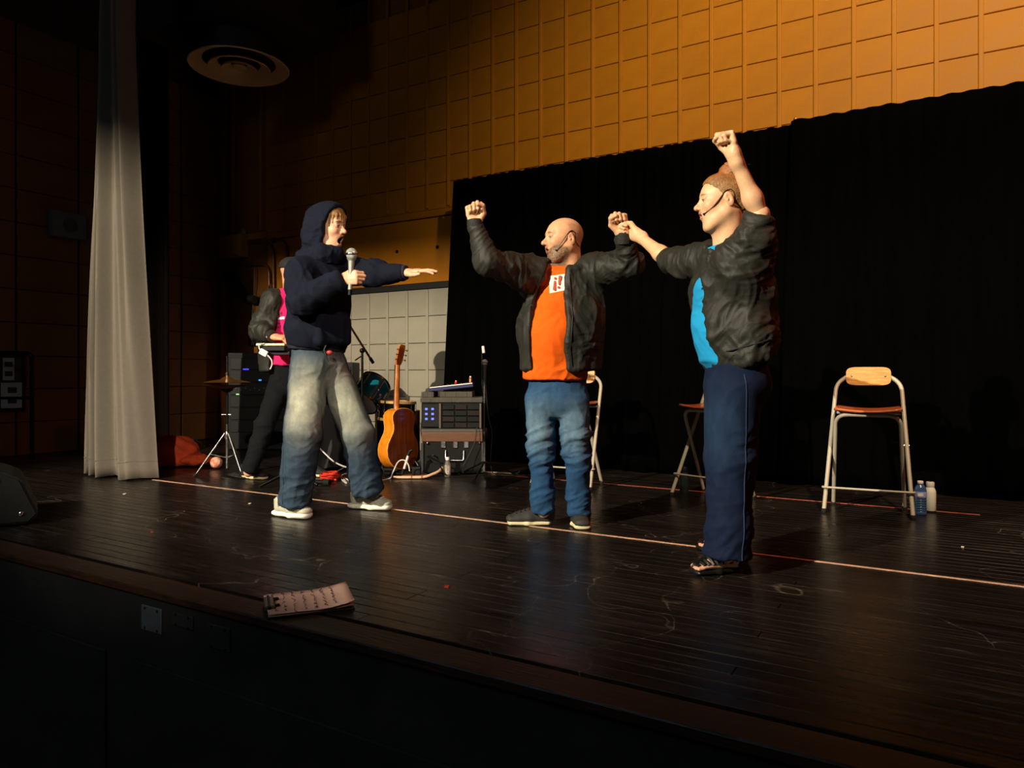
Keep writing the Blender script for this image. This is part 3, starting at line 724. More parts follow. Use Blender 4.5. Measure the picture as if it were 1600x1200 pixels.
MB().prism(ol, -0.0, 0.098, M=G).build('side', m_gside, gt)
ib = [(x * 0.99, (z - 0.25) * 0.99 + 0.25) for x, z in ol]
b = MB(); b.prism(ib, -0.006, 0.0, M=G); b.build('back', m_gback, gt)
MB().prism(ib, 0.098, 0.102, M=G).build('soundboard', mat('spruce_top', (226, 180, 110), 0.35, var=0.1), gt)
MB().tube([G @ Vector((x, z, 0.0)) for x, z in ol], 0.0035, 6, closed=True).build('binding', mat('cream_binding', (236, 176, 90), 0.4), gt)
def neck(u, t):
    z = 0.44 + 0.42 * t; wd = 0.029 - 0.006 * t; ang = math.pi * u
    dp = 0.022 + 0.035 * max(0, 1 - t * 5) ** 2
    return G @ Vector((wd * math.cos(ang), z, 0.086 - dp * math.sin(ang)))
MB().grid(neck, 12, 16).build('neck', m_gneck, gt)
MB().box(-0.027, 0.027, 0.34, 0.86, 0.086, 0.094, M=G).build('fretboard', mat('rosewood', (44, 26, 18), 0.5), gt)
GH = G @ Matrix.Translation((0, 0.86, 0.078)) @ Matrix.Rotation(math.radians(-13), 4, 'X')
MB().prism([(-0.023, 0), (0.023, 0), (0.036, 0.03), (0.037, 0.15), (0.028, 0.172), (-0.028, 0.172), (-0.037, 0.15), (-0.036, 0.03)], -0.008, 0.008, M=GH).build('headstock', m_gneck, gt)
for k in range(3):
    for sx in (-1, 1):
        tn = MB().tube([GH @ Vector((sx * 0.03, 0.045 + 0.042 * k, -0.008)), GH @ Vector((sx * 0.056, 0.045 + 0.042 * k, -0.012))], 0.0035, 6).build('tuner', m_steel, gt)
        MB().ball((0, 0, 0), (0.008, 0.009, 0.006), 6, M=GH @ Matrix.Translation((sx * 0.06, 0.045 + 0.042 * k, -0.012))).build('tuner_button', mat('amber_button', (150, 90, 40), 0.4), tn)
gs = empty('guitar_stand', (gw.x, gw.y, 0.0), YAW); tag(gs, 'low black tripod stand holding the acoustic guitar', 'stand')
MB().tube([(0.02, 0.18, 0.12), (0.0, 0.05, 0.05), (-0.12, -0.12, 0.012)], 0.009, 8).build('leg', m_blkmet, gs)
MB().tube([(0.02, 0.18, 0.12), (0.1, 0.02, 0.05), (0.17, -0.10, 0.012)], 0.009, 8).build('leg', m_blkmet, gs)
MB().tube([(0.02, 0.18, 0.12), (0.08, 0.34, 0.012)], 0.009, 8).build('leg', m_blkmet, gs)
MB().tube([(0.02, 0.18, 0.12), (0.03, 0.2, 0.4)], 0.009, 8).build('upright', m_blkmet, gs)
for sx in (-1, 1): MB().tube([G @ Vector((sx * 0.1, -0.004, -0.03)), G @ Vector((sx * 0.1, -0.004, 0.12)), G @ Vector((sx * 0.1, 0.02, 0.13))], 0.009, 8).build('cradle_arm', m_rubber, gs)
MB().tube([G @ Vector((-0.1, -0.006, -0.02)), G @ Vector((0.1, -0.006, -0.02))], 0.008, 8).build('cradle_bar', m_blkmet, gs)

# drums
def lugs(parent, R, M, z0, z1, n, m=m_steel):
    for k in range(n):
        a = 2 * math.pi * k / n + 0.2
        x, y = math.cos(a) * (R + 0.008), math.sin(a) * (R + 0.008)
        lg = MB().tube([M @ Vector((x, y, z0)), M @ Vector((x, y, z1))], 0.003, 6).build('tension_rod', m, parent)
        MB().ball((x, y, (z0 + z1) / 2), (0.01, 0.01, 0.02), 6, M=M).build('lug', m, lg)
def drum(name, base, M, R, depth, shell, head, label, nl, hoop=m_steel, n=36):
    d = empty(name, base, YAW); tag(d, label, 'drum', 'drums of the kit')
    MB().lathe([(R, 0), (R, depth)], n, M=M).build('shell', shell, d)
    for z in (0, depth):
        MB().lathe([(R + 0.002, z - 0.012), (R + 0.010, z - 0.010), (R + 0.010, z + 0.010), (R + 0.002, z + 0.012)], n, M=M, axis_cap=False).build('hoop', hoop, d)
    MB().lathe([(R * 0.985, -0.004), (R * 0.985, -0.001)], n, M=M).build('drumhead', head, d)
    MB().lathe([(R * 0.985, depth + 0.001), (R * 0.985, depth + 0.004)], n, M=M).build('drumhead', head, d)
    lugs(d, R, M, 0.0, depth, nl)
    return d
m_teal = mat('teal_lacquer', (20, 128, 130), 0.2, 0.0, coat=0.8, rgb2=(18, 60, 140), scale=2)
m_head = mat('white_drumhead', (196, 188, 176), 0.5); m_blkgl = mat('black_lacquer', (8, 8, 9), 0.15, coat=0.8)
m_hoopw = mat('gold_hoop', (206, 168, 110), 0.35, 0.5)
Zt = 6.4
tb = cp(567, 629, Zt); base = c2w((tb[0], Zt, 0))
ax = Vector((0.36, 0.62, 0.70)).normalized()
MT = Matrix.Translation((0, 0, tb[2])) @ ax.to_track_quat('Z', 'X').to_matrix().to_4x4()
tom = drum('tom_drum', (base.x, base.y, 0), MT, 0.135, 0.24, m_teal, m_head, 'teal tom drum tilted above the kit', 6)
MB().tube([MT @ Vector((0.0, 0.14, 0.1)), (0.02, 0.25, 0.52), (-0.08, 0.30, 0.50)], 0.012, 8).build('mount_arm', m_steel, tom)
sb_ = cp(620, 628, 6.35); base = c2w((sb_[0], 6.35, 0))
MS = Matrix.Translation((0, 0, sb_[2] - 0.15)) @ Matrix.Rotation(0.04, 4, 'Y')
sn = drum('snare_drum', (base.x, base.y, 0), MS, 0.155, 0.15, m_blkgl, m_head, 'black snare drum with a pale hoop behind the guitar', 8, m_hoopw)
MB().tube([(0, 0, 0.16), (0, 0, sb_[2] - 0.16)], 0.012, 8).build('stand_tube', m_steel, sn)
for a in (20, 140, 260):
    MB().tube([(0, 0, 0.30), (0.2 * math.cos(math.radians(a)), 0.2 * math.sin(math.radians(a)), 0.012)], 0.007, 6).build('stand_leg', m_steel, sn)
    MB().tube([(0, 0, sb_[2] - 0.22), (0.14 * math.cos(math.radians(a)), 0.14 * math.sin(math.radians(a)), sb_[2] - 0.162)], 0.006, 6).build('basket_arm', m_steel, sn)
kb = cp(519, 680, 6.55); base = c2w((kb[0], 6.55, 0))
MK = Matrix.Translation((0, 0, 0.30)) @ Matrix.Rotation(math.radians(90), 4, 'X')
kd = drum('bass_drum', (base.x, base.y, 0), MK, 0.28, 0.36, m_blkgl, mat('black_drumhead', (10, 10, 11), 0.45), 'black bass drum standing behind the teenager', 8, m_blkgl)
for ch in list(kd.children):
    pass
lg = MB()
lg.box(-0.055, -0.05, -0.3665, -0.3655, 0.50, 0.53); lg.box(-0.055, -0.04, -0.3665, -0.3655, 0.50, 0.504)
lg.box(-0.035, -0.030, -0.3665, -0.3655, 0.50, 0.53); lg.box(-0.035, -0.02, -0.3665, -0.3655, 0.526, 0.53); lg.box(-0.035, -0.02, -0.3665, -0.3655, 0.513, 0.517); lg.box(-0.024, -0.019, -0.3665, -0.3655, 0.50, 0.53)
lg.box(-0.065, -0.01, -0.3665, -0.3655, 0.486, 0.492)
lg.build('logo', m_white, kd)
for sx in (-1, 1): MB().tube([(sx * 0.26, -0.2, 0.2), (sx * 0.36, -0.3, 0.012)], 0.008, 8).build('spur', m_steel, kd)
# cabinets behind the kit
for (u0, u1, vtop, Z, dep, mm, lab) in ((589, 652, 642, 6.75, 0.2, mat('brown_vinyl', (52, 32, 20), 0.6, var=0.2), 'brown speaker cabinet standing behind the guitar'),
                                        (492, 552, 566, 7.0, 0.3, m_cab, 'tall black speaker cabinet behind the bass drum')):
    a = cp(u0, 700, Z); b_ = cp(u1, vtop, Z)
    c = empty('speaker_cabinet', c2w(((a[0] + b_[0]) / 2, Z, 0)), YAW); tag(c, lab, 'speaker', 'speaker cabinets')
    hw = (b_[0] - a[0]) / 2
    MB().box(-hw, hw, 0, dep, 0.012, b_[2], bev=0.01).build('case', mm, c)
    MB().box(-hw * 0.88, hw * 0.88, -0.012, 0.002, 0.06, b_[2] * 0.8, bev=0.004).build('grille', mat('grille_cloth', (24, 20, 18), 0.9, var=0.3, scale=120), c)
    MB().box(-hw * 0.88, hw * 0.88, -0.010, 0.002, b_[2] * 0.84, b_[2] * 0.95, bev=0.003).build('control_panel', m_blkpl, c)
    for sx in (-0.8, 0.8):
        for yy in (0.05, dep - 0.05): MB().lathe([(0.016, 0), (0.018, 0.012)], 10, M=Matrix.Translation((sx * hw, yy, 0))).build('foot', m_rubber, c)

# microphone stands
def mic_body(parent, p, d, L=0.16, name='microphone', grille=(150, 150, 148)):
    M = frame(p, d, (0.3, 0.2, 0.9)) @ Matrix.Rotation(math.pi / 2, 4, 'Y')
    MB().lathe([(0.010, 0), (0.0115, 0.01), (0.015, L * 0.85), (0.02, L)], 16, M=M).build('handle', mat('mic_body', (60, 62, 62), 0.4, 0.5), parent)
    MB().ball((0, 0, L + 0.016), (0.0255, 0.0255, 0.026), 12, M=M).build('grille', mat('mic_grille', grille, 0.4, 0.7, var=0.4, scale=700, bump=0.6, bscale=900), parent)
    MB().lathe([(0.0265, L + 0.012), (0.027, L + 0.016), (0.0265, L + 0.02)], 20, M=M, axis_cap=False).build('grille_ring', m_steel, parent)
def tripod(parent, R, z, n=3, a0=0, r=0.008):
    for k in range(n):
        a = a0 + 2 * math.pi * k / n
        lg = MB().tube([(0, 0, z), (R * math.cos(a), R * math.sin(a), 0.014)], r, 8).build('leg', m_blkmet, parent)
        MB().tube([(R * 0.93 * math.cos(a), R * 0.93 * math.sin(a), 0.02), (R * 1.03 * math.cos(a), R * 1.03 * math.sin(a), 0.012)], 0.012, 8).build('rubber_tip', m_rubber, lg)
p = fl(757, 746)
ms = empty('microphone_stand', (p.x, p.y, 0), YAW); tag(ms, 'straight microphone stand with two clips in front of the black drape', 'stand')
tripod(ms, 0.27, 0.13, 3, math.radians(-105))
MB().tube([(0, 0, 0.05), (0, 0, 0.36)], 0.012, 10).build('lower_tube', m_steel, ms)
MB().tube([(0, 0, 0.32), (0, 0, 0.62)], 0.0085, 10).build('pole', m_blkmet, ms)
MB().lathe([(0.016, 0.29), (0.018, 0.30), (0.018, 0.36), (0.013, 0.37)], 12).build('clutch', m_blkmet, ms)
MB().tube([(0, 0, 0.6), (-0.018, 0, 0.75), (-0.02, 0, 1.02)], 0.006, 8).build('side_rod', m_blkmet, ms)
MB().tube([(-0.012, 0.0, 1.055), (-0.005, -0.02, 1.00)], 0.012, 8).build('clip', m_white, ms)
mic_body(ms, (0, 0, 0.74), (0.02, -0.1, 1), 0.17)
MB().tube([(0, 0, 0.60), (0, 0, 0.75)], 0.011, 8).build('holder', m_steel, ms)
MB().tube(spline([(0.01, 0, 0.75), (0.03, 0.01, 0.5), (0.06, 0.02, 0.35), (0.05, 0.03, 0.1), (0.12, 0.05, 0.012), (0.5, 0.1, 0.012)], 6), 0.0035, 6).build('cord', m_cord_b, ms)
bp0 = cp(566, 700, 5.95); bw = c2w((bp0[0], 5.95, 0))
bs = empty('boom_stand', (bw.x, bw.y, 0), YAW); tag(bs, 'black boom microphone stand behind the teenager', 'stand')
tripod(bs, 0.24, 0.14, 3, math.radians(60))
zz = cp(566, 548, 5.95)[2]
MB().tube([(0, 0, 0.05), (0, 0, zz)], 0.010, 10).build('pole', m_blkmet, bs)
e0 = cp(546, 508, 5.85) - np.array([bp0[0], 5.95, 0]); e1 = cp(583, 567, 6.05) - np.array([bp0[0], 5.95, 0])
MB().tube([e0, e1], 0.009, 8).build('boom', mat('boom_tube', (70, 44, 40), 0.4, 0.5), bs)
MB().tube([Vector(e1) - (Vector(e1) - Vector(e0)).normalized() * 0.05, e1], 0.014, 8).build('counterweight', m_blkmet, bs)
MB().ball((0, 0, zz), 0.022, 8).build('joint', m_blkmet, bs)
MB().tube([(-0.06, 0, zz - 0.08), (0.0, 0, zz - 0.04)], 0.006, 6).build('wing_nut', m_blkmet, bs)

# trunk, rack case, foam blocks and keyboard
Zk = 6.0
k0 = cp(706, 745, Zk); kb_ = c2w((k0[0], Zk, 0))
def zk(v): return cp(706, v, Zk)[2]
tk = empty('road_trunk', (kb_.x, kb_.y, 0), YAW); tag(tk, 'black road trunk with a wooden lid under the keyboard', 'trunk')
MB().box(-0.235, 0.265, 0, 0.42, 0.012, zk(690), bev=0.008).build('body', mat('trunk_black', (13, 13, 12), 0.6, var=0.25, scale=12, spec=0.2), tk)
MB().box(-0.25, 0.28, -0.015, 0.435, zk(690), zk(675), bev=0.006).build('lid', mat('trunk_wood', (92, 54, 26), 0.5, var=0.3, scale=5, stretch=(2, 20, 20)), tk)
for sx in (-0.243, 0.257): MB().tube([(sx, -0.004, 0.02), (sx, -0.004, zk(692))], 0.014, 8).build('corner_edge', m_plate_d, tk)
MB().tube(round_path([(-0.05, -0.012, 0.20), (-0.05, -0.03, 0.12), (0.1, -0.03, 0.12), (0.1, -0.012, 0.20)], 0.02), 0.006, 8).build('handle', m_steel, tk)
for sx in (-0.07, 0.03, 0.12): MB().box(sx - 0.02, sx + 0.02, -0.012, 0.002, 0.22, 0.29, bev=0.003).build('latch', m_steel, tk)
for sx in (-0.2, 0.23): MB().ball((sx, -0.014, zk(692)), 0.012, 6).build('stud', m_steel, tk)
zt = zk(675)
rc = empty('rack_case', c2w((k0[0], Zk, zt)), YAW); tag(rc, 'rack case with lit blue buttons standing on the trunk', 'rack')
ztop = zk(629) - zt
MB().box(-0.255, 0.25, 0.02, 0.40, 0.0, ztop, bev=0.008).build('case', m_cab, rc)
MB().box(-0.25, -0.105, -0.004, 0.021, 0.04, ztop - 0.01, bev=0.004).build('mixer_panel', m_blkpl, rc)
m_led = mat('blue_button', (40, 40, 90), 0.4, emit=(120, 130, 255), estr=1.3)
for i in range(2):
    for j in range(3): MB().box(-0.222 + i * 0.052, -0.200 + i * 0.052, -0.008, -0.003, 0.10 + j * 0.041, 0.118 + j * 0.041, bev=0.002).build('button', m_led, rc)
for sx in (-0.10, 0.235): MB().box(sx - 0.008, sx + 0.012, -0.006, 0.021, 0.03, ztop - 0.005, bev=0.003).build('rail', mat('rail_aluminium', (110, 100, 88), 0.4, 0.8), rc)
rr = random.Random(9)
for j in range(4):
    for i in range(3):
        MB().box(-0.08 + i * 0.104, 0.02 + i * 0.104, 0.004, 0.021, 0.035 + j * 0.05, 0.078 + j * 0.05, bev=0.003).build('module', mat('module_%d' % ((i + j) % 3), ((12, 11, 10), (30, 21, 15), (18, 19, 19))[(i + j) % 3], 0.5, var=0.3, spec=0.2), rc)
MB().box(-0.255, 0.255, -0.02, 0.03, 0.0, 0.028, bev=0.004).build('lower_lip', mat('lip_metal', (95, 90, 84), 0.4, 0.6), rc)
zt2 = zt + ztop
m_foam = mat('grey_foam', (74, 69, 60), 0.9, var=0.15, scale=30, bump=0.3, bscale=120)
for (x0, x1, y0, z0, z1, lab) in ((-0.262, 0.255, 0.0, 0.0, 0.042, 'long grey foam slab lying on the rack case'), (-0.255, -0.15, 0.0, 0.043, 0.088, 'short grey foam block left under the keyboard'), (-0.10, 0.17, 0.0, 0.043, 0.09, 'grey foam block under the middle of the keyboard')):
    fo = empty('foam_block', c2w((k0[0], Zk, zt2)), YAW); tag(fo, lab, 'foam block', 'foam blocks under the keyboard')
    MB().box(x0, x1, y0, 0.36, z0, z1, bev=0.007).build('block', m_foam, fo)
    for i in range(3):
        xx = x0 + (x1 - x0) * (i + 0.5) / 3; MB().box(xx - 0.001, xx + 0.001, y0 - 0.001, y0 + 0.004, z0 + 0.004, z1 - 0.004).build('slit', m_blkpl, fo)
zt3 = zt2 + 0.0905
kbd = empty('keyboard', c2w((k0[0], Zk, zt3)), YAW); tag(kbd, 'small dark blue keyboard tilted on grey foam blocks', 'keyboard')
KM = Matrix.Translation((-0.19, 0.02, 0.0)) @ Matrix.Rotation(math.radians(-6), 4, 'Y')
MB().box(0.0, 0.37, 0.0, 0.25, 0.0, 0.028, M=KM, bev=0.004).build('body', mat('keyboard_blue', (34, 36, 84), 0.4), kbd)
for i in range(22): MB().box(0.008 + i * 0.0162, 0.0235 + i * 0.0162, -0.002, 0.12, 0.028, 0.036, M=KM).build('key', m_white, kbd)
for i in range(21):
    if i % 7 not in (2, 6): MB().box(0.0195 + i * 0.0162, 0.0285 + i * 0.0162, 0.05, 0.12, 0.036, 0.043, M=KM).build('black_key', m_blkpl, kbd)
for i in range(7): MB().lathe([(0.006, 0.028), (0.006, 0.044), (0.003, 0.046)], 8, M=KM @ Matrix.Translation((0.06 + i * 0.04, 0.2, 0))).build('knob', m_steel, kbd)
zt4 = zt3 + 0.034
for dx_, dy_, hgt, rad, mm, lab in ((0.145, 0.16, 0.06, 0.013, mat('copper_can', (170, 110, 70), 0.35, 0.6), 'small copper coloured bottle standing on the keyboard'), (0.02, 0.18, 0.035, 0.011, mat('red_cap', (180, 30, 30), 0.4), 'small red capped bottle standing on the keyboard')):
    t = empty('small_bottle', c2w((k0[0] + dx_, Zk + dy_, zt4 + 0.0 + (dx_ + 0.19) * 0.105 - 0.0)), YAW); tag(t, lab, 'bottle', 'small bottles on the keyboard')
    MB().lathe([(rad, 0), (rad, hgt * 0.7), (rad * 0.6, hgt * 0.8)], 14).build('body', mm, t)
    MB().lathe([(rad * 0.62, hgt * 0.78), (rad * 0.62, hgt)], 12).build('cap', m_white, t)

# short microphone on a wooden foot in front of the guitar
p = fl(640, 747)
sm = empty('short_microphone', (p.x, p.y, 0), YAW); tag(sm, 'short microphone on a wooden foot in front of the guitar', 'microphone')
MB().box(-0.06, 0.14, -0.03, 0.06, 0.004, 0.028, bev=0.004).build('wooden_foot', mat('foot_wood', (100, 52, 32), 0.5, var=0.3, scale=8), sm)
MB().tube(round_path([(-0.12, -0.055, 0.014), (0.13, -0.055, 0.014), (0.235, 0.02, 0.05), (0.25, 0.10, 0.07)], 0.05), 0.0115, 8).build('curved_tube', mat('pale_tube', (214, 176, 140), 0.4), sm)
MB().tube([(-0.06, 0.0, 0.03), (-0.045, 0.0, 0.075)], 0.014, 8).build('joint', m_blkpl, sm)
MB().tube([(-0.045, 0, 0.07), (-0.01, 0, 0.185)], 0.010, 8).build('body', m_white, sm)
MB().tube([(-0.012, 0, 0.18), (0.0, 0, 0.215), (0.022, 0, 0.225)], 0.013, 8).build('head', m_blkpl, sm)
MB().box(0.02, 0.09, -0.02, 0.04, 0.028, 0.09, bev=0.008).build('power_block', m_blkpl, sm)
# cords
def cord(name, pts, r, m, label, grp='cords on the stage floor'):
    P = spline(pts, 7); o = MB().tube([x - P[0] for x in P], r, 6).build(name, m); o.location = P[0]; tag(o, label, 'cord', grp); return o
cord('white_cord', [fl(596, 752) + UPW * 0.006, fl(610, 748) + UPW * 0.006, wp(614, 738, 5.55), wp(622, 722, 5.6), wp(631, 719, 5.6), wp(638, 726, 5.6), wp(640, 736, 5.6)], 0.005, m_cord_w, 'white cord looping up in front of the guitar')
cord('white_cord', [wp(493, 694, 6.0), wp(505, 706, 5.9), wp(520, 720, 5.8), wp(535, 728, 5.7), wp(548, 733, 5.6), fl(556, 752) + UPW * 0.006], 0.0055, m_cord_w, 'white cord hanging between the legs of the teenager')
z6 = UPW * 0.007
cord('white_cord', [fl(548, 740) + z6, fl(535, 744) + z6, fl(534, 750) + z6, fl(541, 756) + z6, fl(536, 747) + z6, fl(546, 752) + z6, fl(552, 750) + z6], 0.006, m_cord_w, 'tangled short white cord behind the knee of the wide jeans')
r = random.Random(12)
P = [fl(505, 750) + UPW * 0.012]
for k in range(26):
    a = k * 1.9; P.append(fl(515, 751) + Vector((0.085 * math.cos(a) * r.uniform(0.5, 1.1), 0.10 * math.sin(a) * r.uniform(0.4, 1), 0.012 + 0.002 * k)))
cord('red_cord', P, 0.009, mat('red_cord_rubber', (205, 48, 30), 0.5), 'tangled bright red cord on the floor behind the teenager')
cord('black_cord', [fl(655, 738) + z6, fl(660, 728) + UPW * 0.06, wp(672, 712, 5.8), wp(684, 716, 5.8), fl(700, 745) + z6, fl(760, 742) + z6], 0.006, m_cord_b, 'black cord arching in front of the trunk')
cord('black_cord', [fl(600, 740) + z6, fl(612, 742) + z6, fl(622, 741) + z6, fl(650, 745) + z6, fl(690, 743) + z6], 0.008, m_cord_b, 'black cord lying below the guitar')
cord('black_cord', [wp(745, 668, 5.95), wp(742, 690, 5.93), wp(733, 710, 5.92), wp(722, 730, 5.9), fl(715, 741) + z6], 0.004, m_cord_b, 'thin dark cord hanging down the front of the trunk')
cord('pale_cord', [fl(716, 741) + z6, fl(740, 738) + z6, fl(800, 741) + z6, fl(812, 738) + z6], 0.006, mat('pale_cord_rubber', (150, 130, 110), 0.5), 'pale cord on the floor below the microphone stand')
# pedal and adapter on the floor
t = empty('plug_adapter', fl(500, 757), YAW); tag(t, 'black plug adapter with cable end lying behind the teenager', 'plug')
MB().tube([(-0.10, 0.03, 0.02), (0.05, -0.03, 0.02)], 0.017, 10).build('body', m_blkpl, t)
MB().tube([(0.04, -0.026, 0.022), (0.085, -0.042, 0.022)], 0.024, 10).build('plug_head', m_rubber, t)
t = empty('stand_leg', fl(440, 752), YAW)
bpy.data.objects.remove(t)
t = empty('floor_tripod', fl(455, 760), YAW); tag(t, 'black tripod foot of the sampler stand behind the teenager', 'stand')
MB().tube([(0.0, 0.0, 0.12), (-0.20, -0.10, 0.016)], 0.013, 8).build('leg', m_blkmet, t)
MB().tube([(0.0, 0.0, 0.12), (0.2, -0.02, 0.016)], 0.013, 8).build('leg', m_blkmet, t)
MB().tube([(0.0, 0.0, 0.12), (0.02, 0.2, 0.016)], 0.013, 8).build('leg', m_blkmet, t)
Zp_ = fl(455, 760); zpad = 0.83 + (585 - 549) / 1130 * 5.35
MB().tube([(0, 0, 0.08), (0, 0, zpad - 0.03)], 0.014, 10).build('pole', m_blkmet, t)
# sampler on that stand
Zs = (Matrix.Rotation(-YAW, 3, 'Z') @ Zp_).y
spx = cp(426, 541, Zs)
sp_ = empty('sampler', c2w((spx[0], Zs, 0)), YAW); tag(sp_, 'flat pale topped sampler pad on a stand by the musician', 'sampler')
zb = cp(426, 549, Zs)[2]
MB().box(-0.065, 0.115, -0.08, 0.10, zb, zb + 0.038, bev=0.005).build('case', m_blkpl, sp_)
MB().box(-0.095, 0.115, -0.085, 0.105, zb + 0.0385, zb + 0.056, bev=0.006).build('top_plate', mat('pale_top', (226, 220, 176), 0.45), sp_)
MB().box(-0.02, 0.14, -0.05, 0.07, zb - 0.03, zb - 0.001, bev=0.006).build('clamp', m_blkpl, sp_)
q = lambda u, v, d=0: Vector(cp(u, v, Zs + d)) - Vector((spx[0], Zs, 0))
MB().tube(spline([q(413, 537, -0.09), q(406, 538, -0.10), q(405, 544, -0.10), q(410, 550, -0.10)], 6), 0.005, 6).build('cable', m_cord_w, sp_)
MB().box(-0.03, 0.03, -0.012, 0.012, -0.022, 0.022, M=Matrix.Translation(q(412, 551, -0.1)) @ Matrix.Rotation(0.5, 4, 'Y'), bev=0.006).build('adapter', m_white, sp_)
MB().tube(spline([q(416, 553, -0.1), q(424, 562, -0.1), q(425, 570, -0.1), q(422, 577, -0.1)], 6), 0.005, 6).build('cable', m_cord_w, sp_)

# orange cloth bag and pale mask by the drape
def lump(name, c, r, m, seed, parent=None, nz=0.18, flat=0.008):
    b = MB(); res = bmesh.ops.create_icosphere(b.bm, subdivisions=4, radius=1)
    rr = random.Random(seed); dirs = [(Vector((rr.gauss(0, 1), rr.gauss(0, 1), rr.gauss(0, 1))).normalized() * rr.uniform(3, 8), rr.uniform(0, 6)) for _ in range(7)]
    for v in b.bm.verts:
        n = sum(abs(math.sin(d.dot(v.co) + ph)) for d, ph in dirs) / 7 - 0.6
        f = 1 + nz * n * 2.2
        v.co = Vector((v.co.x * r[0] * f, v.co.y * r[1] * f, max(v.co.z * r[2] * f, flat - c[2]))) + Vector(c)
    return b.build(name, m, parent)
Zo = 6.6
ob = cp(275, 720, Zo)
bg = empty('orange_bag', c2w((ob[0], Zo, 0)), YAW); tag(bg, 'crumpled orange cloth bag lying beside the beige drape', 'bag')
m_or = mat('orange_cloth', (205, 70, 24), 0.8, var=0.15, scale=10, bump=0.3, bscale=30)
lump('body', (-0.03, 0, 0.10), (0.24, 0.2, 0.17), m_or, 3, bg)
lump('flap', (0.20, -0.08, 0.06), (0.17, 0.10, 0.055), m_or, 8, bg, 0.25)
st_ = MB()
for k, (x0, z0, x1, z1) in enumerate(((-0.19, 0.20, -0.16, 0.24), (-0.16, 0.24, -0.14, 0.19), (-0.12, 0.235, -0.10, 0.19), (-0.10, 0.19, -0.07, 0.22), (-0.18, 0.15, -0.14, 0.165), (-0.12, 0.16, -0.09, 0.14))):
    st_.tube([(x0, -0.185 + abs(x0) * 0.2, z0), (x1, -0.185 + abs(x1) * 0.2, z1)], 0.005, 5)
st_.build('faded_print', mat('faded_print', (214, 120, 80), 0.8), bg)['kind'] = 'stuff'
mk = cp(338, 717, 6.35)
t = empty('cloth_ball', c2w((mk[0], 6.35, 0)), YAW); tag(t, 'small pale bundled cloth with red marks beside the orange bag', 'cloth')
lump('bundle', (0, 0, 0.055), (0.05, 0.05, 0.05), mat('pale_cloth', (226, 190, 160), 0.8, var=0.2, scale=25, rgb2=(200, 90, 60)), 5, t, 0.1)
cord('cord_coil', [wp(292, 700, 7.2), wp(297, 688, 7.2), wp(306, 688, 7.2), wp(316, 694, 7.2), wp(318, 700, 7.2), fl(300, 708) + z6], 0.006, m_cord_b, 'coil of dark cord behind the orange bag')
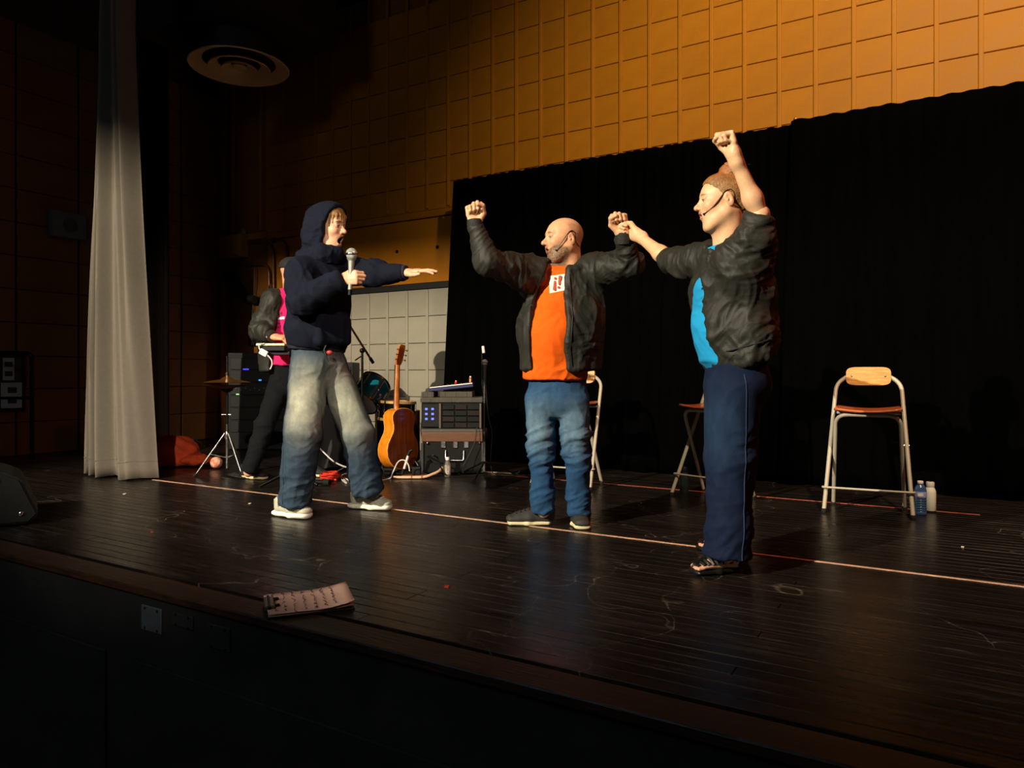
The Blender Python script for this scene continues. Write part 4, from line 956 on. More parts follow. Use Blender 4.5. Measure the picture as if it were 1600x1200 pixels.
# ================================================================== PEOPLE: smooth implicit surfaces
f32 = np.float32
def nrm(v): v = np.asarray(v, float); return v / (np.linalg.norm(v) + 1e-12)
def smin(a, b, k):
    if k <= 0: return np.minimum(a, b)
    h = np.maximum(k - np.abs(a - b), 0) / k
    return np.minimum(a, b) - h * h * (k * 0.25)
class SDF:
    def __init__(s, vox): s.vox = vox; s.ops = []
    def _add(s, fn, lo, hi, k, mode): s.ops.append((fn, np.asarray(lo, float), np.asarray(hi, float), k, mode)); return s
    def cap(s, a, b, ra, rb=None, k=0.02, mode='+', flat=False, flat0=False):
        a, b = np.asarray(a, float), np.asarray(b, float); rb = ra if rb is None else rb
        ab = b - a; L2 = ab @ ab; L = math.sqrt(L2)
        def fn(p):
            q = p - a.astype(f32); tt = (q @ ab.astype(f32)) / f32(L2); t = np.clip(tt, 0, 1)
            d = np.linalg.norm(q - t[..., None] * ab.astype(f32), axis=-1) - (ra + (rb - ra) * t)
            if flat: d = np.maximum(d, (tt - 1) * f32(L))
            if flat0: d = np.maximum(d, -tt * f32(L))
            return d
        r = max(ra, rb); return s._add(fn, np.minimum(a, b) - r, np.maximum(a, b) + r, k, mode)
    def ecap(s, a, b, wa, wb, side, k=0.03, mode='+', flat=False, flat0=False):
        """tapered capsule with an elliptic section: (half width along side, half depth) at each end"""
        a, b = np.asarray(a, float), np.asarray(b, float); ab = b - a; L = np.linalg.norm(ab); ax = ab / L
        sd = np.asarray(side, float); sd = nrm(sd - ax * (sd @ ax)); nn = np.cross(ax, sd)
        def fn(p):
            q = p - a.astype(f32); l = q @ ax.astype(f32); tt = l / f32(L); t = np.clip(tt, 0, 1)
            w = wa[0] + (wb[0] - wa[0]) * t; d_ = wa[1] + (wb[1] - wa[1]) * t
            o = (l - t * f32(L)); m = np.minimum(w, d_)
            qs = q @ sd.astype(f32); qn = q @ nn.astype(f32)
            rr = np.sqrt((qs / w) ** 2 + (qn / d_) ** 2 + (o / m) ** 2)
            g = np.sqrt((qs / w ** 2) ** 2 + (qn / d_ ** 2) ** 2 + (o / m ** 2) ** 2) + 1e-6
            d = rr * (rr - 1) / g
            if flat: d = np.maximum(d, (tt - 1) * f32(L))
            if flat0: d = np.maximum(d, -tt * f32(L))
            return np.maximum(d, -m)
        r = max(wa + wb); return s._add(fn, np.minimum(a, b) - r, np.maximum(a, b) + r, k, mode)
    def ell(s, c, r, R=None, k=0.02, mode='+'):
        c = np.asarray(c, float); r = np.asarray(r, float); R = np.eye(3) if R is None else R
        def fn(p):
            q = (p - c.astype(f32)) @ R.astype(f32)
            k0 = np.linalg.norm(q / r.astype(f32), axis=-1); k1 = np.linalg.norm(q / (r * r).astype(f32), axis=-1) + 1e-6
            return k0 * (k0 - 1) / k1
        m = r.max(); return s._add(fn, c - m, c + m, k, mode)
    def box(s, c, h, R, rd, k=0.01, mode='+'):
        c = np.asarray(c, float); h = np.asarray(h, float)
        def fn(p):
            q = np.abs((p - c.astype(f32)) @ R.astype(f32)) - (h - rd).astype(f32)
            return np.linalg.norm(np.maximum(q, 0), axis=-1) + np.minimum(q.max(-1), 0) - rd
        m = np.linalg.norm(h); return s._add(fn, c - m, c + m, k, mode)
    def chain(s, pts, rad, k=0.03, flat=False):
        for i in range(len(pts) - 1): s.cap(pts[i], pts[i + 1], rad[i], rad[i + 1], k, flat=flat and i == len(pts) - 2)
        return s
    def polycut(s, poly, y0, y1, k=0.006):
        """removes a prism: polygon in (x, z), from y0 to y1"""
        P = np.asarray(poly, float)
        def fn(p):
            x, z = p[..., 0], p[..., 2]; d2 = np.full(x.shape, 1e9, f32); ins = np.zeros(x.shape, bool); n = len(P)
            for i in range(n):
                a, b = P[i], P[(i + 1) % n]; e = b - a
                wx, wz = x - a[0], z - a[1]
                t = np.clip((wx * e[0] + wz * e[1]) / (e @ e), 0, 1)
                d2 = np.minimum(d2, (wx - t * e[0]) ** 2 + (wz - t * e[1]) ** 2)
                c = (a[1] > z) != (b[1] > z)
                if abs(e[1]) > 1e-9: ins ^= c & (x < e[0] * (z - a[1]) / e[1] + a[0])
            d = np.sqrt(d2) * np.where(ins, -1, 1)
            return np.maximum(d, np.maximum(y0 - p[..., 1], p[..., 1] - y1))
        lo = (P[:, 0].min(), y0, P[:, 1].min()); hi = (P[:, 0].max(), y1, P[:, 1].max())
        return s._add(fn, lo, hi, k, '-')
    def absorb(s, other, off, zmin=-9, k=0.015):
        for fn, lo, hi, kk, mode in list(other.ops):
            if mode == '+':
                s._add((lambda f: (lambda p: np.maximum(f(p) - off, zmin - p[..., 2])))(fn), lo - off, hi + off, k, '+')
        return s
    def mesh(s):
        adds = [o for o in s.ops if o[4] == '+']
        h = s.vox; lo = np.min([o[1] for o in adds], 0) - 4 * h; hi = np.max([o[2] for o in adds], 0) + 4 * h
        n = np.ceil((hi - lo) / h).astype(int) + 1
        F = np.full(n, 1.0, f32)
        ax = [(lo[i] + h * np.arange(n[i])).astype(f32) for i in range(3)]
        for fn, l, u, k, mode in s.ops:
            pad = k + 2.5 * h
            i0 = np.clip(np.floor((l - pad - lo) / h).astype(int), 0, n); i1 = np.clip(np.ceil((u + pad - lo) / h).astype(int) + 1, 0, n)
            if np.any(i1 <= i0): continue
            sl = tuple(slice(a, b) for a, b in zip(i0, i1))
            p = np.stack(np.meshgrid(*[ax[i][sl[i]] for i in range(3)], indexing='ij'), -1)
            d = fn(p).astype(f32)
            F[sl] = smin(F[sl], d, k) if mode == '+' else -smin(-F[sl], d, k)
        return surface_nets(F, lo, h)
def surface_nets(F, lo, h):
    S = F < 0
    c = np.zeros(tuple(x - 1 for x in F.shape), np.int8)
    cor = [(i, j, k) for i in (0, 1) for j in (0, 1) for k in (0, 1)]
    nx, ny, nz = F.shape
    for (i, j, k) in cor: c += S[i:nx - 1 + i, j:ny - 1 + j, k:nz - 1 + k]
    idx = np.argwhere((c > 0) & (c < 8))
    vals = np.stack([F[idx[:, 0] + i, idx[:, 1] + j, idx[:, 2] + k] for i, j, k in cor], 1)
    acc = np.zeros((len(idx), 3)); cnt = np.zeros(len(idx))
    C = np.array(cor, float)
    for a in range(8):
        for b in range(a + 1, 8):
            if abs(C[a] - C[b]).sum() != 1: continue
            m = (vals[:, a] < 0) != (vals[:, b] < 0)
            t = vals[m, a] / (vals[m, a] - vals[m, b])
            acc[m] += C[a] + t[:, None] * (C[b] - C[a]); cnt[m] += 1
    V = lo + h * (idx + acc / cnt[:, None])
    ID = -np.ones(c.shape, np.int64); ID[idx[:, 0], idx[:, 1], idx[:, 2]] = np.arange(len(idx))
    faces = []
    for axis in range(3):
        sl0 = [slice(None)] * 3; sl1 = [slice(None)] * 3; sl0[axis] = slice(0, -1); sl1[axis] = slice(1, None)
        A, B = S[tuple(sl0)], S[tuple(sl1)]
        e = np.argwhere(A != B); o1, o2 = [(1, 2), (2, 0), (0, 1)][axis]
        ok = (e[:, o1] > 0) & (e[:, o2] > 0) & (e[:, o1] < F.shape[o1] - 1) & (e[:, o2] < F.shape[o2] - 1); e = e[ok]
        fl_ = A[e[:, 0], e[:, 1], e[:, 2]]
        q = []
        for d1, d2 in ((1, 1), (0, 1), (0, 0), (1, 0)):
            t = e.copy(); t[:, o1] -= d1; t[:, o2] -= d2; q.append(ID[t[:, 0], t[:, 1], t[:, 2]])
        q = np.stack(q, 1); q[~fl_] = q[~fl_][:, ::-1]
        faces.append(q)
    Fc = np.concatenate(faces); Fc = Fc[(Fc >= 0).all(1)]
    return V, Fc
def vnormals(V, Fq):
    n = np.cross(V[Fq[:, 2]] - V[Fq[:, 0]], V[Fq[:, 3]] - V[Fq[:, 1]])
    N = np.zeros_like(V)
    for i in range(4): np.add.at(N, Fq[:, i], n)
    return N / (np.linalg.norm(N, axis=1, keepdims=True) + 1e-12)
def relax(V, Fq, it=2, lam=0.5):
    E = np.concatenate([Fq[:, [0, 1]], Fq[:, [1, 2]], Fq[:, [2, 3]], Fq[:, [3, 0]]])
    cnt = np.bincount(E.ravel(), minlength=len(V))[:, None]
    for _ in range(it):
        A = np.zeros_like(V)
        for k in range(3):
            A[:, k] = np.bincount(E[:, 0], V[E[:, 1], k], len(V)) + np.bincount(E[:, 1], V[E[:, 0], k], len(V))
        V = V + lam * (A / np.maximum(cnt, 1) - V)
    return V
_rs = np.random.RandomState(5); _LAT = _rs.rand(32, 32, 32).astype(f32)
def noise3(p):
    p = np.asarray(p, float); i = np.floor(p).astype(int); f = p - i; f = f * f * (3 - 2 * f); i &= 31; j = (i + 1) & 31
    def g(a, b, c): return _LAT[a, b, c]
    x0, y0, z0 = i.T; x1, y1, z1 = j.T; fx, fy, fz = f.T
    l = lambda a, b, t: a + (b - a) * t
    return l(l(l(g(x0, y0, z0), g(x1, y0, z0), fx), l(g(x0, y1, z0), g(x1, y1, z0), fx), fy),
             l(l(g(x0, y0, z1), g(x1, y0, z1), fx), l(g(x0, y1, z1), g(x1, y1, z1), fx), fy), fz)
def ridge(n): return 1 - np.abs(2 * n - 1)
def folds(V, segs):
    """sum of cloth folds; seg = (a, b, amplitude, waves per metre along, waves per metre across, reach, seed)"""
    D = np.zeros(len(V))
    for a, b, amp, fa, fc, reach, seed in segs:
        a, b = np.asarray(a, float), np.asarray(b, float); ab = b - a; L = np.linalg.norm(ab); x = ab / L
        y = nrm(np.cross(x, (0.31, 0.77, 0.55))); z = np.cross(x, y)
        q = V - a; l = q @ x; t = np.clip(l / L, 0, 1)
        dist = np.linalg.norm(q - t[:, None] * ab, axis=1)
        wgt = np.exp(-(dist / reach) ** 4) * np.exp(-(np.maximum(np.abs(l / L - 0.5) - 0.5, 0) * L / 0.06) ** 2)
        w1 = noise3(V * 6.5 + seed) - 0.5; w2 = noise3(V * 6.5 + seed + 11.3) - 0.5
        P = np.stack([l * fa + 1.6 * w1 + (q @ y) * fa * 0.45, (q @ y) * fc + 1.4 * w2, (q @ z) * fc - 1.4 * w1], 1) + seed * 3.7
        n = 0.85 * ridge(noise3(P)) ** 2.2 + 0.38 * ridge(noise3(P * 2.2 + 9)) ** 2 + 0.12 * ridge(noise3(P * 4.6 + 4)) - 0.48
        D += wgt * amp * n
    return D
def to_obj(name, V, Fq, m, parent, col=None):
    me = bpy.data.meshes.new(name)
    me.vertices.add(len(V)); me.vertices.foreach_set('co', V.astype(f32).ravel())
    me.loops.add(4 * len(Fq)); me.loops.foreach_set('vertex_index', Fq.astype(np.int32).ravel())
    me.polygons.add(len(Fq)); me.polygons.foreach_set('loop_start', np.arange(0, 4 * len(Fq), 4, dtype=np.int32))
    me.polygons.foreach_set('loop_total', np.full(len(Fq), 4, np.int32))
    me.polygons.foreach_set('use_smooth', np.ones(len(Fq), bool))
    me.update(calc_edges=True)
    if col is not None:
        at = me.color_attributes.new('Col', 'FLOAT_COLOR', 'POINT')
        at.data.foreach_set('color', np.concatenate([col, np.ones((len(V), 1))], 1).astype(f32).ravel())
    return link_mesh(name, me, m, parent)
def cloth(name, S, m, parent, segs=(), it=2, col=None, extra=None):
    V, Fq = S.mesh(); V = relax(V, Fq, it)
    if len(segs):
        N = vnormals(V, Fq); V = V + N * folds(V, segs)[:, None]; V = relax(V, Fq, 1, 0.25)
    if extra is not None: V = extra(V, vnormals(V, Fq))
    c = col(V) if col is not None else None
    o = to_obj(name, V, Fq, m, parent, c); o['_q'] = 0; del o['_q']
    return o, V, Fq
def hframe(o, fwd, up=(0, 0, 1)):
    x = nrm(fwd); y = nrm(np.cross(up, x)); z = np.cross(x, y)
    return np.asarray(o, float), np.stack([x, y, z], 1)      # columns x forward, y left, z up
def head(S, H, s, mouth=0.0, fat=1.0, nose=1.0, brow=1.0):
    o, R = H
    T = lambda x, y, z: o + R @ (np.array([x, y, z]) * s)
    E = lambda c, r, k=0.02, mode='+', Q=None: S.ell(T(*c), np.array(r) * s, R if Q is None else R @ Q, k * s, mode)
    C = lambda a, b, ra, rb, k=0.012, mode='+': S.cap(T(*a), T(*b), ra * s, rb * s, k * s, mode)
    jd = 0.022 * mouth
    E((-0.012, 0, 0.032), (0.098, 0.077, 0.087))
    E((0.022, 0, 0.030), (0.072, 0.066, 0.066), 0.03)
    E((0.030, 0, -0.035), (0.066, 0.060 * fat, 0.075), 0.03)
    E((0.030, 0, -0.075 - jd), (0.058, 0.050 * fat, 0.045), 0.03)
    for y in (-1, 1):
        C((-0.005, 0.052 * fat * y, -0.055), (0.055, 0.026 * y, -0.105 - jd), 0.022, 0.018, 0.03)
        E((0.066, 0.036 * y, -0.026), (0.026, 0.024, 0.024), 0.025)
    C((0.066, -0.010, -0.112 - jd), (0.066, 0.010, -0.112 - jd), 0.019, 0.019, 0.02)
    C((0.082, -0.034, 0.026), (0.082, 0.034, 0.026), 0.013 * brow, 0.013 * brow, 0.02)
    for y in (-1, 1):
        E((0.100, 0.033 * y, 0.004), (0.020, 0.017, 0.012), 0.012, '-')
        E((0.083, 0.032 * y, 0.004), (0.0135, 0.0145, 0.0125), 0.004)
        C((0.0905, 0.020 * y, 0.014), (0.0865, 0.045 * y, 0.012), 0.0045, 0.0035, 0.006)
    C((0.090, 0, 0.010), (0.1145 * 1.0, 0, -0.024), 0.0085, 0.0115 * nose, 0.014)
    E((0.1165, 0, -0.029), (0.013 * nose, 0.0125 * nose, 0.011), 0.010)
    for y in (-1, 1):
        E((0.102, 0.0135 * y, -0.033), (0.012, 0.008, 0.0085), 0.008)
        E((0.108, 0.007 * y, -0.041), (0.006, 0.0035, 0.004), 0.004, '-')
    E((0.078, 0, -0.056), (0.024, 0.030, 0.020), 0.02)
    C((0.0945, -0.016, -0.0545), (0.1005, 0, -0.0525), 0.005, 0.0062, 0.006)
    C((0.0945, 0.016, -0.0545), (0.1005, 0, -0.0525), 0.005, 0.0062, 0.006)
    lz = -0.0665 - jd * 1.25
    C((0.091 - jd * 0.2, -0.015, lz), (0.0965 - jd * 0.25, 0, lz), 0.0055, 0.0065, 0.007)
    C((0.091 - jd * 0.2, 0.015, lz), (0.0965 - jd * 0.25, 0, lz), 0.0055, 0.0065, 0.007)
    if mouth > 0.1:
        E((0.092, 0, -0.061 - jd * 0.62), (0.045, 0.019, 0.004 + jd * 0.62), 0.004, '-')
    else:
        E((0.104, 0, -0.0592), (0.012, 0.024, 0.0016), 0.003, '-')
    for y in (-1, 1):
        Q = np.array([[0.94, 0, 0.34], [0, 1, 0], [-0.34, 0, 0.94]])
        E((-0.014, 0.0775 * y, -0.006), (0.019, 0.0085, 0.032), 0.006, '+', Q)
        E((-0.009, 0.087 * y, -0.003), (0.0105, 0.0075, 0.019), 0.005, '-', Q)
        E((-0.006, 0.0815 * y, -0.010), (0.005, 0.005, 0.007), 0.004)
    return T
FING = [((0.088, 0.0275), (0.040, 0.024, 0.021), 0.0092), ((0.0925, 0.0092), (0.044, 0.028, 0.022), 0.0095), ((0.088, -0.0092), (0.041, 0.026, 0.021), 0.0090), ((0.079, -0.0265), (0.032, 0.020, 0.018), 0.0080)]
def hand(S, W, d, back, right, curl, thumb, s=1.0, spread=0.0):
    x = nrm(d); z = np.asarray(back, float); z = nrm(z - x * (z @ x)); y = np.cross(z, x) * (1 if right else -1)
    R = np.stack([x, y, z], 1); W = np.asarray(W, float)
    T = lambda a, b, c: W + R @ (np.array([a, b, c]) * s)
    S.ecap(T(0.012, 0, 0), T(0.082, 0.001, 0), (0.029 * s, 0.018 * s), (0.040 * s, 0.0135 * s), y, k=0.012)
    S.ecap(T(-0.03, 0, 0), T(0.02, 0, 0), (0.027 * s, 0.020 * s), (0.029 * s, 0.019 * s), y, k=0.015)
    for i, ((kx, ky), ls, r) in enumerate(FING):
        p = np.array([kx - 0.012, ky * 0.95, 0.0]); a = 0.0; cu = curl[i] if isinstance(curl[0], (list, tuple)) else curl
        S.cap(T(*(p - [0.02, 0, 0])), T(*p), 0.011 * s, r * 1.12 * s, 0.008)
        sp = (1.5 - i) * spread
        p = p + [0.010, 0, 0.001]
        for j in range(3):
            a += math.radians(cu[j])
            q = p + np.array([math.cos(a) * math.cos(sp), math.cos(a) * math.sin(sp), -math.sin(a)]) * ls[j]
            S.cap(T(*p), T(*q), r * (1.0 - 0.08 * j) * s, r * (0.94 - 0.09 * j) * s, 0.0035)
            p = q
    t = [np.array(q, float) for q in thumb]
    S.cap(T(*t[0]), T(*t[1]), 0.0165 * s, 0.0135 * s, 0.012)
    S.cap(T(*t[1]), T(*t[2]), 0.0118 * s, 0.0108 * s, 0.004)
    S.cap(T(*t[2]), T(*t[3]), 0.0108 * s, 0.0085 * s, 0.004)
    return T
FIST = ((86, 98, 62)); TH_FIST = ((0.022, 0.020, -0.010), (0.050, 0.040, -0.022), (0.078, 0.032, -0.044), (0.082, 0.006, -0.052))
GRIP = ((62, 78, 48)); TH_GRIP = ((0.022, 0.022, -0.010), (0.052, 0.044, -0.022), (0.078, 0.038, -0.040), (0.092, 0.022, -0.050))
OPEN = ((6, 14, 10), (2, 10, 8), (6, 12, 9), (12, 16, 10)); TH_OPEN = ((0.020, 0.022, -0.006), (0.046, 0.046, -0.012), (0.072, 0.062, -0.012), (0.096, 0.070, -0.010))
REST = ((28, 34, 22), (30, 36, 22), (32, 36, 22), (36, 36, 22)); TH_REST = ((0.020, 0.022, -0.008), (0.048, 0.044, -0.020), (0.074, 0.048, -0.034), (0.094, 0.044, -0.046))
def joinm(*ms):
    Vs, Fs, n = [], [], 0
    for V, Fq in ms: Vs.append(V); Fs.append(Fq + n); n += len(V)
    return np.concatenate(Vs), np.concatenate(Fs)
def mixc(c, w, rgb): w = w[:, None]; return c * (1 - w) + np.array(lin(rgb)) * w
def sstep(x, a, b): t = np.clip((x - a) / (b - a), 0, 1); return t * t * (3 - 2 * t)
def skin_col(V, H, s, base, beard=None, brows=(90, 60, 40), lips=(170, 84, 74), mouth=0.0, stubble=None):
    o, R = H; L = (V - o) @ R / s
    c = np.tile(np.array(lin(base)), (len(V), 1))
    nz = noise3(V * 38); c *= (0.92 + 0.14 * nz)[:, None]
    near = np.linalg.norm(L, axis=1) < 0.19
    x, y, z = L.T; ay = np.abs(y)
    jd = 0.022 * mouth
    blush = np.exp(-((x - 0.07) / 0.04) ** 2 - ((ay - 0.045) / 0.03) ** 2 - ((z + 0.03) / 0.03) ** 2) + np.exp(-((x - 0.118) / 0.02) ** 2 - (z + 0.03) ** 2 / 0.0006) + np.exp(-((x + 0.01) / 0.03) ** 2 - ((ay - 0.085) / 0.012) ** 2 - (z / 0.04) ** 2)
    c = mixc(c, 0.22 * blush * near, (204, 104, 84))
    br = sstep(x, 0.06, 0.075) * np.exp(-((z - 0.024 - 0.004 * np.sin(ay * 60)) / 0.0048) ** 2) * sstep(ay, 0.012, 0.018) * (1 - sstep(ay, 0.046, 0.054))
    c = mixc(c, np.clip(br * (0.6 + 0.6 * noise3(V * 300)), 0, 0.9) * near, brows)
    ey = np.exp(-((z - 0.003) / 0.0042) ** 2 - ((ay - 0.033) / 0.012) ** 4) * sstep(x, 0.075, 0.085)
    c = mixc(c, np.clip(ey * 1.1, 0, 0.85) * near, (52, 34, 28))
    lp = sstep(x, 0.088, 0.094) * (np.exp(-((z + 0.0535) / 0.006) ** 2) + np.exp(-((z + 0.0665 + jd * 1.25) / 0.007) ** 2)) * (1 - sstep(ay, 0.017, 0.024))
    c = mixc(c, np.clip(lp * 0.9, 0, 0.85) * near, lips)
    if mouth > 0.1:
        inn = np.exp(-((z + 0.061 + jd * 0.62) / (0.005 + jd * 0.55)) ** 4) * (1 - sstep(ay, 0.015, 0.02)) * sstep(x, 0.03, 0.05) * (1 - sstep(x, 0.082, 0.092))
        c = mixc(c, np.clip(inn * 1.2, 0, 1) * near, (38, 8, 10))
    if beard is not None:
        low = sstep(-z - 0.035 - 0.55 * np.maximum(0, 0.085 - x) * 0.1, 0.0, 0.02) * sstep(x, -0.02, 0.01)
        mus = sstep(x, 0.085, 0.092) * np.exp(-((z + 0.0455) / 0.005) ** 2) * (1 - sstep(ay, 0.026, 0.034))
        cheek = 1 - sstep(x - 0.02 + (z + 0.05) * 1.2, 0.05, 0.075) * (1 - sstep(-z, 0.07, 0.085))
        w = np.clip(np.maximum(low * cheek, mus * 0.6), 0, 1) * near
        hair = 0.45 + 0.55 * noise3(V * 260)
        c = mixc(c, w * np.clip(hair, 0, 1) * (1 - 0.5 * lp.clip(0, 1)), beard)
        gz = 0.5 * sstep(noise3(V * 110 + 5), 0.45, 0.8) * w * sstep(x, 0.02, 0.06); c = mixc(c, 0.65 * gz, (176, 160, 140))
    if stubble is not None:
        w = sstep(-x + 0.3 * (z - 0.03), -0.005, 0.02) * sstep(0.085 - z, -0.01, 0.02) * (1 - np.exp(-((ay - 0.083) / 0.010) ** 2 - ((x + 0.012) / 0.026) ** 2 - ((z + 0.004) / 0.036) ** 2)) * sstep(z, -0.075, -0.04)
        c = mixc(c, np.clip(w, 0, 1) * 0.62 * (0.6 + 0.4 * noise3(V * 300)) * near, stubble)
    return c
def headset(parent, H, s, ends, m):
    o, R = H
    def T(p): return Vector(o + R @ (np.array(p) * s))
    MB().tube(spline([T(p) for p in ends], 6), 0.0022, 6).build('headset_boom', m, parent)
    MB().ball(T(ends[-1]), 0.005, 8).build('headset_capsule', m, parent)
    MB().tube(spline([T(p) for p in ((0.0, 0.0795, 0.030), (-0.018, 0.083, 0.036), (-0.036, 0.080, 0.018), (-0.038, 0.074, -0.015), (-0.060, 0.060, -0.035), (-0.085, 0.030, -0.045), (-0.092, 0, -0.048))], 5), 0.002, 6).build('headset_band', m, parent)
def eyes(parent, H, s):
    o, R = H
    for y in (-1, 1):
        c = Vector(o + R @ (np.array([0.0842, 0.032 * y, 0.0035]) * s))
        e = MB().ball(c, 0.0125 * s, 10).build('eye', mat('eye_white', (150, 135, 125), 0.25), parent)
        c2 = Vector(o + R @ (np.array([0.0925, 0.0322 * y, 0.0035]) * s)); MB().ball(c2, 0.0052 * s, 8).build('iris', mat('eye_iris', (40, 28, 20), 0.2), e)
M_SKIN = mat('skin', (220, 160, 130), 0.45, vcol=True, var=0.12, scale=60, bump=0.12, bscale=240, spec=0.4)
for m_ in (M_SKIN,):
    b_ = m_.node_tree.nodes['Principled BSDF']; b_.inputs['Subsurface Weight'].default_value = 0.04; b_.inputs['Subsurface Radius'].default_value = (0.008, 0.004, 0.002); b_.inputs['Subsurface Scale'].default_value = 0.5
def decal(name, V, Fq, polys, y0, m, parent, off=0.0025, direc=(0, 1, 0)):
    """flat print: polygons in the (x, z) plane laid on the cloth they hit"""
    bv = BVHTree.FromPolygons([Vector(v) for v in V], [tuple(q) for q in Fq.tolist()])
    bm = bmesh.new()
    for P in polys:
        vs = [bm.verts.new((x, 0, z)) for x, z in P]; bm.faces.new(vs)
    bmesh.ops.triangulate(bm, faces=bm.faces)
    for _ in range(6):
        es = [e for e in bm.edges if e.calc_length() > 0.007]
        if es: bmesh.ops.subdivide_edges(bm, edges=es, cuts=1)
    d = Vector(direc).normalized()
    for v in bm.verts:
        hit = bv.ray_cast(Vector((v.co.x, 0, v.co.z)) - d * 1.0, d, 3.0)
        if hit[0] is not None: v.co = hit[0] - d * off
        else: v.co.y = y0
    for f in bm.faces: f.smooth = True
    me = bpy.data.meshes.new(name); bm.to_mesh(me); bm.free()
    return link_mesh(name, me, m, parent)

def shoe(parent, heel, d, L, W, upper, sole, lace, chunky=False, trim=None, hi=0.0):
    """shoe with its heel at floor point heel, pointing along d"""
    x = nrm((d[0], d[1], 0)); y = np.array([-x[1], x[0], 0]); z = np.array([0, 0, 1.0]); o = np.array([heel[0], heel[1], 0.0])
    T = lambda a, b, c: o + x * a + y * b + z * c
    R = np.stack([x, y, z], 1); th = 0.036 if chunky else 0.026
    k = L / 0.30
    e = empty('shoe', (0, 0, 0)); e.parent = parent
    S = SDF(0.004)
    S.ecap(T(0.05 * k, 0, th + 0.012), T(0.15 * k, 0, th + 0.012), (W * 0.40, 0.03), (W * 0.42, 0.03), y, 0.02)
    S.ecap(T(0.15 * k, 0, th + 0.012), T(0.255 * k, 0.004, th + 0.008), (W * 0.44, 0.032), (W * 0.36, 0.024), y, 0.02)
    S.cap(T(0.048 * k, 0, th + 0.02), T(0.045 * k, 0, th + 0.062 + hi), W * 0.37, W * 0.36, 0.02, flat=True)
    S.cap(T(0.055 * k, 0, th + 0.055), T(0.20 * k, 0, th + 0.018), W * 0.34, W * 0.26, 0.03)
    S.ecap(T(-0.1, 0, -0.02 + th * 0.5), T(0.5, 0, -0.02 + th * 0.5), (0.2, 0.03), (0.2, 0.03), y, 0.002, '-')
    V, Fq = S.mesh(); V = relax(V, Fq, 1); ln = V
    up = to_obj('upper', V, Fq, upper, e)
    S = SDF(0.004)
    S.ecap(T(0.045 * k, 0, th * 0.5), T(0.16 * k, 0.0, th * 0.5), (W * 0.42, th * 0.72), (W * 0.46, th * 0.70), y, 0.02)
    S.ecap(T(0.16 * k, 0.0, th * 0.5), T(0.255 * k, 0.004, th * 0.5 + (0.006 if chunky else 0.002)), (W * 0.47, th * 0.70), (W * 0.38, th * 0.66), y, 0.02)
    if chunky:
        S.ell(T(0.115 * k, 0, -0.002), (0.04, 0.2, 0.009), R, 0.006, '-')
        S.ell(T(0.03 * k, 0, th * 0.5), (0.045, W * 0.46, th * 0.56), R, 0.01)
    S.box(T(0.15, 0, -0.05 + 0.003), (0.4, 0.4, 0.05), R, 0.001, 0.001, '-')
    V, Fq = S.mesh(); V = relax(V, Fq, 1); to_obj('sole', V, Fq, sole, e)
    bvh = BVHTree.FromPolygons([Vector(v) for v in ln], [tuple(q) for q in to_faces(up)])
    def drop(a, b, off=0.003):
        p = Vector(T(a, b, 0.3)); h_ = bvh.ray_cast(p, Vector((0, 0, -1)), 0.6)
        return (h_[0] + Vector((0, 0, off))) if h_[0] is not None else Vector(T(a, b, th + 0.05))
    for i in range(5):
        a = (0.125 + 0.024 * i) * k
        MB().tube([drop(a, W * 0.22), drop(a + 0.004, W * 0.1), drop(a + 0.006, 0), drop(a + 0.004, -W * 0.1), drop(a, -W * 0.22)], 0.0035, 5).build('lace', lace, e)
    if trim is not None:
        for sy in (-1, 1):
            P = []
            for a, h_ in ((0.07, 0.030), (0.11, 0.05), (0.15, 0.034), (0.19, 0.022)):
                st0 = Vector(T(a * k, sy * 0.2, th + h_)); hit = bvh.ray_cast(st0, Vector(-y * sy), 0.4)
                if hit[0] is not None: P.append(hit[0] + Vector(y * sy) * 0.001)
            if len(P) > 2: MB().tube(spline(P, 5), 0.0055, 6).build('side_stripe', trim, e)
        MB().ball(T(0.285 * k, 0.004, th * 0.75 + 0.006), (0.02, W * 0.2, 0.014), 8).build('toe_cap', trim, e) if False else None
    return e
def to_faces(o):
    n = len(o.data.polygons); a = np.zeros(4 * n, np.int32); o.data.loops.foreach_get('vertex_index', a); return a.reshape(-1, 4).tolist()
# ------------------------------------------------------------------ the four performers
class Person:
    def __init__(s, u, Z, label):
        s.Z = Z; s.b = np.array([(u - 800) / FPX * Z, Z, 0.0])
        s.e = empty('person', c2w(s.b), YAW); tag(s.e, label, 'person')
    def q(s, u, v, d=0.0): return cp(u, v, s.Z + d) - s.b
    def px(s, n): return n / FPX * s.Z
m_jacket = mat('black_nylon', (36, 36, 30), 0.63, var=0.12, scale=30, bump=0.10, bscale=140, spec=0.36)
m_rib = mat('black_ribbing', (22, 22, 20), 0.75, bump=0.5, bscale=120)
m_headset = mat('headset_black', (20, 14, 12), 0.4)
def vadd(p, *a): return np.asarray(p, float) + np.array(a, float)

